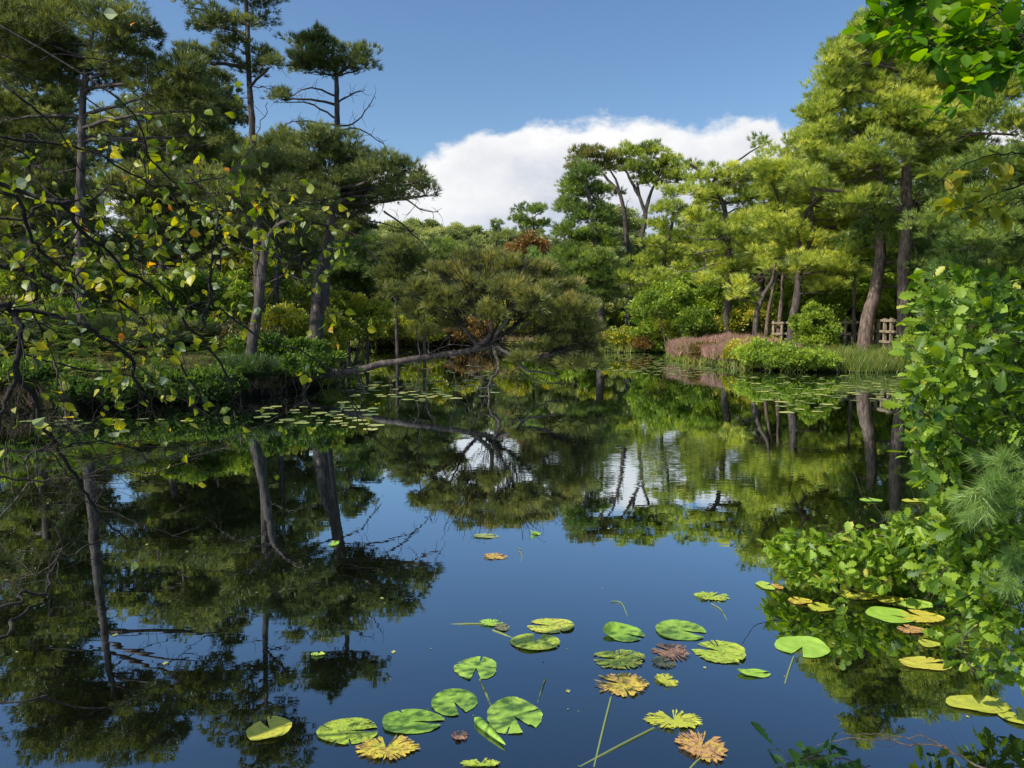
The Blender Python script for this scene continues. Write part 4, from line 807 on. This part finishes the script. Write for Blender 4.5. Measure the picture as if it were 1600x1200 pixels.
# ---- the countless smaller pads farther out
def midpads():
    out_ = []
    def region(n, poly, mind):
        poly = np.array(poly, float); k = 0; tries = 0
        while k < n and tries < 60000:
            tries += 1; px = R.uniform(poly[:, 0].min(), poly[:, 0].max()); py = R.uniform(poly[:, 1].min(), poly[:, 1].max()); ins = False
            for i in range(len(poly)):
                a, b = poly[i], poly[(i+1) % len(poly)]
                if (a[1] > py) != (b[1] > py) and px < (b[0]-a[0])*(py-a[1])/(b[1]-a[1])+a[0]: ins = not ins
            if not ins: continue
            w = W(px, py)
            if sdf(w[0], w[1]) > -.25: continue
            r = R.uniform(.05, .15)
            if any((w[0]-x)**2+(w[1]-y)**2 < (r+rr)**2*mind for x, y, rr in out_): continue
            out_.append((w[0], w[1], r)); k += 1
    region(46, [(380,650),(430,632),(560,628),(600,642),(590,672),(470,664),(400,662)], 1.3)
    region(12, [(0,655),(200,652),(340,655),(300,664),(40,668)], 1.3)
    region(150, [(505,585),(560,560),(700,556),(780,575),(770,620),(640,628),(520,618)], 1.2)
    region(40, [(600,545),(760,545),(780,560),(620,560)], 1.2)
    region(16, [(1150,625),(1300,625),(1330,645),(1230,645)], 1.3)
    region(180, [(1150,585),(1250,586),(1420,585),(1560,600),(1560,640),(1420,634),(1250,622),(1160,608)], 1.2)
    region(240, [(890,556),(1010,552),(1060,556),(1130,578),(1090,590),(960,582),(880,572)], 1.2)
    return out_
mp_ = midpads(); mp_.sort(key=lambda q: -q[2]**2/(q[1]**3))
protos_ = []
for k in range(5):
    a = Acc(); padmesh(a, 1, 1, R.random()*6.28, .1 if k > 2 else 0, 0, 0, .006, 20, 2, .12+.2*k, seed=k)
    o = a.build('floating_pad', PM['far'], None); protos_.append(o)
rest = Acc(); pv = None
for n_, (x, y, r) in enumerate(mp_):
    if n_ < 235:
        o = protos_[n_ % 5] if n_ < 5 else protos_[n_ % 5].copy()
        if n_ >= 5: COL.objects.link(o)
        px_, py_ = proj(np.array([x, y, 0]))
        if px_ < 360: g_ = ('scattered small pad on the dark water under the far left bank', 'small pads under the far left bank')
        elif y < 16.5: g_ = ('small yellow-green pad floating off the tip of the left bank', 'small pads off the tip of the left bank')
        elif px_ < 850: g_ = ('small pad on the water around the hanging branches of the fallen pine', 'small pads around the fallen pine')
        elif px_ < 1145: g_ = ('small pad on the bright channel left of the pink heather', 'small pads in the channel by the heather')
        else: g_ = ('small pad floating in front of the reeds on the right shore', 'small pads in front of the reeds')
        o.location = (x, y, .002); o.scale = (r, r*1.1, 1); o.rotation_euler = (0, 0, R.random()*6.28); tag(o, g_[0], 'lily pad', g_[1])
    else:
        th = np.linspace(.2, 6.1, 12); rest.add(np.concatenate([[[x, y, .008]], np.stack([x+r*np.cos(th), y+r*np.sin(th), np.full(12, .008)], 1)]), [[0, i+1, i+2] for i in range(11)], R.random()*.6+.2)
if rest.v: tag(rest.build('distant_pads', PM['far']), 'specks of more distant lily pads across the channel', 'lily pads', kind='stuff')
# ------------------------------------------------------------------ foreground boughs with real leaves
def leafmesh(acc, P0, D, Nn, L, prof, wid, a, fold=.25, curl=.25):
    """leaves: P0 base, D direction, Nn face normal, L length; prof = half widths along the leaf"""
    n = len(P0)
    if n == 0: return
    D = nrm(D); Sd = nrm(np.cross(D, Nn)); Nn = np.cross(Sd, D); m = len(prof)
    t = np.linspace(0, 1, m)
    L = np.asarray(L).reshape(n, 1, 1)
    cr = curl*(.4+1.2*R.random((n, 1, 1)))*np.where(R.random((n, 1, 1)) < .85, 1, -1)
    mid = P0[:, None]+D[:, None]*t[None, :, None]*L-Nn[:, None]*(t**2)[None, :, None]*L*cr
    w = np.asarray(prof)[None, :, None]*L*wid
    fo = fold*(.3+1.4*R.random((n, 1, 1)))
    lf = mid+Sd[:, None]*w+Nn[:, None]*w*fo; rt = mid-Sd[:, None]*w+Nn[:, None]*w*fo
    v = np.stack([lf, mid, rt], 2).reshape(n, m*3, 3)
    b = (np.arange(n)*m*3)[:, None, None]; i = (np.arange(m-1)*3)[None, :, None]
    f1 = np.concatenate([b+i, b+i+3, b+i+4, b+i+1], 2); f2 = np.concatenate([b+i+1, b+i+4, b+i+5, b+i+2], 2)
    f = np.stack([f1, f2], 2).reshape(-1, 4)
    acc.add(v.reshape(-1, 3), f, np.repeat(a, (m-1)*2))
OVATE = [.02, .62, .98, 1.0, .8, .42, .04]
OAKP = [.03, .22, .5, .3, .78, .5, 1.0, .62, .82, .5, .05]
BEECHP = [.03, .55, .9, 1.0, .88, .55, .05]
class Bough:
    def __init__(s): s.wood = Acc(); s.leaf = Acc(); s.anchor = []
    def path(s, pts, r0, r1, wig=.004, sides=6):
        p = smoothpath([P(*q) for q in pts] if len(pts[0]) == 3 and pts[0][0] > 8 or True else pts, None, wig)
        tube(s.wood, p, np.linspace(r0, r1, len(p)), sides, knob=.12); return p
    def grow(s, p, r, n, ln, lvl, droop=.1, up=.0, t0=.1, ang=.9, accept=None, spread=None):
        k_ = len(p)
        for _ in range(n):
            t = t0+(1-t0)*R.random(); i = min(int(t*(k_-1)), k_-2); b = p[i]; tg = nrm((p[i+1]-p[i])[None])[0]
            sd = nrm(np.cross(tg, R.normal(size=3))[None])[0]; 
            if spread is not None: sd = nrm((sd*spread)[None])[0]
            a = ang*(.5+.7*R.random()); d = tg*math.cos(a)+sd*math.sin(a); l = ln*(.45+.9*R.random())*(1-.4*t)
            m = 7; q = [b]; st = l/m
            for j in range(m):
                d = nrm((d+R.normal(size=3)*.16+np.array([0, 0, up-droop*j/m*.5]))[None])[0]; q.append(q[-1]+d*st)
            q = np.array(q)
            if accept is not None and not accept(q[-1]): continue
            rr = r*(1-.5*t)
            tube(s.wood, q, np.linspace(rr, rr*.35, len(q)), 5 if lvl > 0 else 3, knob=.08)
            if lvl > 0: s.grow(q, rr*.5, max(2, int(n*.35)), ln*.5, lvl-1, droop, up, .15, ang, accept, spread)
            s.anchor.append(q)
    def leaves(s, L, prof, wid, per, acc, tonef, flat=.5, fold=.25, curl=.25, pet=.25, tipb=.35):
        P0 = []; D = []
        for q in s.anchor:
            ex, ey = proj(q[-1]); k = R.poisson(per*acc(float(ex), float(ey)))
            for _ in range(k):
                t = tipb+(1-tipb)*R.random(); i = min(int(t*(len(q)-1)), len(q)-2); tg = nrm((q[i+1]-q[i])[None])[0]
                P0.append(q[i]+(q[i+1]-q[i])*R.random()); D.append(tg)
        if not P0: return
        P0 = np.array(P0); D = np.array(D); n = len(P0); dd = nrm(D+rv(n)*.9+np.array([0, 0, -.15])); Ls = L*(.55+.75*R.random(n))
        Nn = nrm(rv(n)*(1-flat)+np.array([0, 0, 1.])*flat+rv(n)*.3)
        twigs(s.wood, P0, P0+dd*Ls[:, None]*pet, .0009, .05, seg=1)
        leafmesh(s.leaf, P0+dd*Ls[:, None]*pet, dd, Nn, Ls, prof, wid, tonef(n, P0), fold, curl)
    def build(s, name, lab, cat, brk, fol, loc, extra=None):
        root = thing(name, lab, cat, loc); s.wood.build('branches', brk, root, True)
        if s.leaf.v: s.leaf.build('foliage', fol, root)
        return root
# ---- left: autumn-tinted tree hanging over the water from the left bank (trunk just out of the picture)
B = Bough()
TL = np.array([-2.75, 2.1]); zt = float(gz(-2.75, 2.1))
tr_ = Acc(); tp = smoothpath([(-2.9, 1.9, zt-.2), (-2.8, 2.0, .8), (-2.65, 2.2, 1.6), (-2.7, 2.4, 2.6), (-2.5, 2.5, 3.6)], None, .01); tube(tr_, tp, np.linspace(.075, .04, len(tp)), 9, knob=.06)
def att(z): i = np.argmin(np.abs(tp[:, 2]-z)); return tp[i]
def lp(pts, r0, r1, d0, d1, attach=None, wig=.006):
    n = len(pts); q = [P(x, y, d0+(d1-d0)*k/(n-1)) for k, (x, y) in enumerate(pts)]
    if attach is not None: q = [att(attach), (att(attach)+q[0])/2+[0, 0, .05]]+q
    p = smoothpath(q, None, wig); tube(B.wood, p, np.linspace(r0, r1, len(p))*.72, 6, knob=.14); return p
def okL(q):
    x, y = proj(q); x, y = float(x), float(y)
    if x > 640: return False
    sh_ = q-SUN*q[2]/SUN[2]
    if q[2] > .3 and -.9 < sh_[0] < 1.6 and 2.7 < sh_[1] < 5.0 and R.random() < .3: return False
    lim = np.interp(y, [0, 80, 200, 300, 450, 600, 700, 760, 850, 950], [330, 420, 470, 560, 600, 620, 600, 420, 330, 60]); return x < lim+R.normal()*20
paths = [
 (lp([(0,418),(44,430),(88,455),(145,457),(179,472),(219,499),(243,520),(280,577),(324,634)], .016, .004, 2.6, 3.0, 2.0), 26, .006),
 (lp([(88,320),(108,337),(152,381),(189,408),(236,445),(277,482),(314,519),(354,573),(375,600)], .013, .005, 2.4, 2.9, 2.4), 26, .006),
 (lp([(314,516),(327,459),(338,400),(341,350),(335,310),(297,277)], .009, .003, 2.75, 2.8), 12, .004),
 (lp([(0,482),(27,489),(84,496),(135,519),(175,533),(202,556),(209,597),(222,620),(236,641)], .014, .005, 2.3, 2.6, 1.7), 22, .006),
 (lp([(24,489),(34,530),(27,580),(14,631),(0,675),(-10,720)], .013, .006, 2.3, 2.2), 8, .004),
 (lp([(25,575),(57,621),(84,664),(105,698),(128,738),(145,775),(169,815),(202,842),(223,856)], .012, .003, 2.3, 2.7), 20, .004),
 (lp([(-10,84),(80,90),(160,92),(235,97),(300,120)], .004, .0016, 2.4, 2.8, 3.4), 6, .002),
 (lp([(0,348),(50,336),(91,327),(140,322),(189,297),(236,337),(280,371),(330,420)], .008, .003, 2.5, 3.0, 2.2), 20, .004),
 (lp([(0,300),(44,378),(74,405),(101,432),(130,452)], .011, .005, 2.4, 2.6, 2.3), 8, .004),
 (lp([(-10,950),(34,927),(84,927),(100,893),(120,875),(145,859),(190,835)], .009, .003, 2.2, 2.6, .9), 14, .003),
 (lp([(-10,990),(20,975),(50,947)], .012, .006, 2.1, 2.3, .8), 3, .003),
 (lp([(351,367),(381,378),(430,400),(472,435),(510,475),(540,509)], .004, .0015, 2.9, 3.0), 12, .002),
 (lp([(263,484),(289,487),(330,470),(400,520),(480,550),(540,600),(560,650),(600,700),(640,720)], .006, .002, 2.7, 3.2), 16, .003),
 (lp([(540,600),(556,640),(558,690),(548,740),(535,800)], .003, .0013, 3.0, 3.1), 5, .002),
 (lp([(400,520),(430,450),(480,400),(560,385),(622,378)], .005, .0015, 2.9, 3.1), 12, .003),
 (lp([(105,698),(180,690),(280,705),(380,690),(460,680)], .005, .0015, 2.4, 3.0), 14, .003),
 (lp([(230,100),(232,200),(236,300),(232,420)], .003, .002, 2.8, 2.8), 10, .0025),
 (lp([(190,150),(240,250),(300,280),(380,250),(410,190),(418,160)], .006, .0016, 2.5, 2.9, 3.0), 14, .003),
 (lp([(0,200),(80,215),(170,240),(260,300),(340,330),(430,320),(520,330)], .008, .002, 2.4, 3.1, 2.7), 22, .004),
 (lp([(0,560),(60,560),(140,590),(240,600),(340,640),(430,640)], .007, .002, 2.4, 3.0, 1.3), 18, .003),
 (lp([(0,1085),(60,1092),(140,1110),(230,1090)], .006, .0018, 2.0, 2.3, .6), 6, .002),
 (lp([(0,130),(60,170),(130,260),(190,370),(230,460)], .007, .002, 2.4, 2.7, 3.2), 14, .003),
]
for p, n, r in paths: B.grow(p, r*.55, int(n*1.15), .40, 1, .25, .02, .12, 1.0, okL)
def accL(x, y):
    a = np.interp(y, [0, 100, 230, 330, 450, 560, 620, 700, 780, 900], [.12, .35, .75, 1.15, 1.05, .9, .35, .3, .1, .03])
    return a*(1 if x < 480 else .6)
def toneL(n, p):
    a = np.clip(.36+.2*R.normal(size=n), .0, .66); u = R.random(n); a = np.where(u < .08, .7+.12*R.random(n), a); a = np.where((u > .2) & (u < .22), .86+.13*R.random(n), a); return a
B.leaves(.034, OVATE, .42, 1.25, accL, toneL, .35, .3, .35, .35)
lt = B.build('overhanging_tree', 'bare-twigged tree with sparse green and yellowing leaves hanging across the left side', 'tree', BARK_D, BIRCH, (-2.9, 1.9, zt))
tr_.build('trunk', BARK_D, lt, True)
# catkins
a = Acc()
for q in [B.anchor[i] for i in R.integers(0, len(B.anchor), 26)]:
    e = q[-1]; tube(a, [e, e+[.002, 0, -.015], e+[.004, 0, -.03], e+[.003, 0, -.042]], [.0015, .0035, .0035, .001], 5)
a.build('catkins', BARK_T, lt, True)['kind'] = 'stuff'
# thin pale dead twigs low on the left
B2 = Bough(); B = B2
qs = [lp([(84,820),(90,870),(60,900),(30,905)], .004, .0015, 2.4, 2.5), lp([(0,745),(60,760),(110,775),(160,800),(240,830),(300,845)], .005, .0015, 2.3, 2.9), lp([(0,810),(50,760),(130,745),(200,720),(290,715),(370,690)], .005, .0013, 2.4, 2.9),
      lp([(0,700),(70,712),(120,750),(200,740),(240,735),(330,700),(420,655),(470,640)], .005, .0013, 2.4, 3.0), lp([(40,720),(85,700),(120,745)], .006, .003, 2.4, 2.5), lp([(85,560),(100,600),(108,640),(100,665),(80,700)], .005, .004, 2.5, 2.4)]
for p in qs: B2.grow(p, .0018, 20, .30, 1, .1, .03, .1, .9, okL)
B2.build('dead_twigs', 'tangle of thin pale leafless twigs over the dark water on the left', 'twigs', BARK_T, BIRCH, (-1.5, 2.2, 0))
# ---- right: oak growing from the near right bank
B3 = Bough(); B = B3
ZT = float(gz(3.9, 3.4))
tr_ = Acc(); tp = smoothpath([(4.1, 3.3, ZT-.2), (3.9, 3.4, .5), (3.7, 3.5, 1.2), (3.6, 3.6, 2.2)], None, .01); tube(tr_, tp, np.linspace(.07, .03, len(tp)), 8, knob=.06)
oak = [lp([(1640,640),(1580,560),(1530,510),(1470,470),(1430,440)], .011, .003, 3.6, 3.3, 1.7), lp([(1640,700),(1560,640),(1490,590),(1440,545),(1412,545)], .011, .003, 3.4, 3.1, 1.5),
       lp([(1640,760),(1570,730),(1500,680),(1450,650),(1420,600)], .011, .003, 3.3, 3.0, 1.2), lp([(1650,800),(1580,770),(1520,745),(1470,700),(1425,690)], .010, .003, 3.3, 3.2, 1.0),
       lp([(1640,600),(1600,520),(1560,470),(1540,440)], .009, .003, 3.5, 3.6, 2.0), lp([(1650,900),(1590,860),(1530,850),(1480,880),(1450,930)], .009, .003, 3.4, 3.4, .8),
       lp([(1650,960),(1580,940),(1540,960),(1500,1010),(1530,1060)], .008, .003, 3.2, 3.1, .6), lp([(1640,830),(1570,820),(1500,790),(1440,760)], .009, .003, 3.3, 3.3, 1.0)]
def okO(q):
    x, y = proj(q); x, y = float(x), float(y); lim = np.interp(y, [380, 430, 480, 540, 600, 650, 720, 780, 850, 930, 1000, 1080], [1560, 1425, 1410, 1395, 1400, 1405, 1415, 1450, 1440, 1420, 1440, 1520]); return x > lim and y > 425 and y < 1075 and q[2] > .04
for p in oak: B3.grow(p, .0035, 30, .46, 1, .12, .04, .05, .95, okO)
toneO = lambda n, p: np.clip(.5+.22*R.normal(size=n), 0, 1)
B3.leaves(.066, OAKP, .30, 3.1, lambda x, y: 1.0, toneO, .45, .2, .3, .08, .2)
ok_ = B3.build('oak_tree', 'leafy oak boughs filling the right side from the near bank', 'tree', BARK_T, OAK, (4.1, 3.3, ZT)); tr_.build('trunk', BARK_P, ok_, True)
# low oak spray over the water
B4 = Bough(); B = B4
lo = [lp([(1640,900),(1560,880),(1480,870),(1400,880),(1320,890),(1250,905)], .012, .004, 4.9, 4.7), lp([(1560,880),(1450,850),(1380,840),(1300,835),(1230,850),(1190,850),(1160,812)], .009, .002, 4.8, 4.8),
      lp([(1480,870),(1400,830),(1370,790),(1345,770),(1333,735)], .006, .002, 4.9, 4.8), lp([(1500,880),(1420,905),(1350,925),(1320,960)], .007, .002, 4.7, 4.4)]
def okS(q):
    x, y = proj(q); x, y = float(x), float(y); return 1185 < x < 1500 and np.interp(x, [1185, 1250, 1290, 1330, 1400, 1440, 1500], [835, 832, 812, 822, 815, 835, 800])+12*math.sin(x*.07) < y < np.interp(x, [1185, 1220, 1250, 1330, 1380, 1430, 1500], [848, 890, 925, 905, 925, 890, 935]) and q[2] > .02
for p in lo: B4.grow(p, .003, 42, .34, 1, .05, .05, .05, 1.0, okS)
for e, m_ in (((1320,985), (1325,950)),):
    p = lp([(1350,920),m_,e], .003, .0015, 4.5, 4.2); B4.grow(p, .002, 9, .14, 0, .1, 0, .4, .9, lambda q: q[2] > .02)
B4.leaves(.072, OAKP, .32, 2.9, lambda x, y: 1.0, lambda n, p: np.clip(.62+.2*R.normal(size=n), 0, 1), .5, .2, .3, .08, .2)
tube(B4.wood, smoothpath([P(1330,916,4.7), P(1365,911,4.7), P(1396,907,4.7)], None, .002), [.016, .016, .017, .016, .015, .016, .016, .015, .015, .016, .014], 7)
B4.build('oak_branch', 'low oak branch with fresh lobed leaves lying just above the water, below the reflected pines', 'branch', BARK_T, OAK, (4.2, 4.6, 0))
# oak sprig at the bottom edge; its shade is painted as dark leaf tones
B5 = Bough(); B = B5
p = lp([(1180,1300),(1210,1240),(1250,1200),(1300,1190),(1360,1196)], .005, .002, 2.0, 2.3)
B5.grow(p, .002, 26, .13, 0, .05, 0, .3, 1.0, lambda q: float(proj(q)[1]) > 1160)
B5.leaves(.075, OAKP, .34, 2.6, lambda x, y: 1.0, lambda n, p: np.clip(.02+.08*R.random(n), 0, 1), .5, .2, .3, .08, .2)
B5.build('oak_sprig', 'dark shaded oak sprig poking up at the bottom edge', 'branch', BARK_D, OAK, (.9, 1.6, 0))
B6 = Bough(); B = B6
p = lp([(1560,1215),(1500,1180),(1440,1160),(1380,1150),(1320,1150),(1275,1165)], .006, .0015, 2.5, 2.8); B6.grow(p, .0015, 12, .16, 0, .0, .03, .3, .9); p = lp([(1480,1170),(1430,1145),(1380,1140),(1310,1148)], .004, .001, 2.6, 2.8)
B6.build('dead_twig', 'thin arching leafless twig at the bottom right corner', 'twigs', BARK_T, OAK, (1.8, 2.4, 0))
# pine shoots at the right edge
B7 = Bough(); B = B7
for pts_ in ([(1640,720),(1600,735),(1560,755),(1525,770)], [(1650,820),(1600,800),(1560,790),(1530,800)], [(1650,900),(1610,880),(1580,890),(1570,930)], [(1650,760),(1610,760),(1580,770),(1555,740)]):
    p = lp(pts_, .008, .004, 2.7, 2.5); B7.grow(p, .003, 4, .18, 0, 0, .05, .3, .7)
    for q in B7.anchor[-4:]+[p[-12:]]:
        k = 34; i = R.integers(0, len(q)-1, k); T = q[i]+(q[i+1]-q[i])*R.random((k, 1)); needles(B7.leaf, T, np.repeat(nrm((q[-1]-q[0])[None]), k, 0), 9, .065, .0022, .8, .35+.5*R.random(k))
pb = B7.build('pine_branch', 'long-needled pine shoots in front of the oak leaves at the right edge', 'branch', BARK_T, PINE_B, (2.4, 2.6, 1.2))
# ---- upper right beech
B8 = Bough(); B = B8
ZB = float(gz(3.6, 2.2)); tr_ = Acc(); tp = smoothpath([(3.5, 1.9, ZB-.2), (3.3, 2.1, 1.2), (3.2, 2.2, 2.4), (3.1, 2.4, 3.8)], None, .01); tube(tr_, tp, np.linspace(.1, .06, len(tp)), 9, knob=.04)
be = [lp([(1640,20),(1560,20),(1480,15),(1400,10),(1340,40)], .008, .0018, 3.2, 3.0, 3.3), lp([(1640,70),(1580,80),(1520,150),(1480,180),(1440,186)], .007, .0015, 3.0, 2.8, 2.9), lp([(1640,-40),(1540,-30),(1440,-30),(1370,-20)], .009, .002, 3.2, 3.1, 3.6),
      lp([(1640,50),(1560,60),(1480,80),(1420,120)], .006, .0015, 3.0, 2.9, 3.0), lp([(1560,20),(1500,50),(1430,60),(1320,60)], .005, .0013, 3.1, 2.9), lp([(1560,20),(1600,60),(1590,100),(1600,130)], .004, .0015, 3.0, 2.9)]
def okB(q):
    x, y = proj(q); x, y = float(x), float(y); return x > np.interp(y, [-100, 0, 60, 120, 190], [1330, 1335, 1325, 1440, 1450]) and y < np.interp(x, [1300, 1400, 1450, 1500, 1600], [70, 105, 185, 160, 120])
for p in be: B8.grow(p, .0025, 36, .3, 0, .12, 0, .1, .8, okB, (1, 1, .35))
B8.leaves(.072, BEECHP, .34, 5.2, lambda x, y: 1.0, lambda n, p: np.clip(.45+.25*R.normal(size=n), 0, 1), .75, .12, .2, .1, .15)
bt = B8.build('beech_tree', 'backlit green beech boughs hanging into the top right corner', 'tree', BARK_D, BEECH, (3.5, 1.9, ZB)); tr_.build('trunk', BARK_G, bt, True)
B9 = Bough(); B = B9
be = [lp([(1640,240),(1580,240),(1520,250),(1470,280)], .005, .0015, 3.0, 2.9), lp([(1640,270),(1570,290),(1500,320),(1460,322)], .005, .0015, 3.1, 2.9), lp([(1640,300),(1590,310),(1560,330),(1540,345)], .004, .0015, 3.1, 3.0)]
for p in be: B9.grow(p, .002, 13, .22, 0, .1, 0, .1, .8, lambda q: float(proj(q)[0]) > 1450 and 215 < float(proj(q)[1]) < 350, (1, 1, .3))
B9.leaves(.064, BEECHP, .34, 4.0, lambda x, y: 1.0, lambda n, p: np.clip(.45+.25*R.normal(size=n), 0, 1), .8, .12, .2, .1, .15)
B9.build('beech_branch', 'yellowing beech spray at the right edge below the green beech boughs', 'branch', BARK_D, BEECH_Y, (2.6, 3.0, 2.3))

# ------------------------------------------------------------------ specks on the water
g = Acc(); n = 900; x = R.uniform(-9, 13, n); y = 2.5+22*R.random(n)**1.6; ok = (sdf(x, y) < -.1); x, y = x[ok], y[ok]; n = len(x); r = .003+.012*R.random(n)**3
an = R.random((n, 4))*.6+np.arange(4)[None]*1.57; v = np.stack([x[:, None]+r[:, None]*np.cos(an), y[:, None]+r[:, None]*np.sin(an)*1.5, np.full((n, 4), .003)], -1).reshape(-1, 3)
g.add(v, np.arange(n*4).reshape(-1, 4), R.random(n)); tag(g.build('floating_debris', PM['far']), 'tiny bits of leaf and seed floating on the pond', 'debris', kind='stuff')
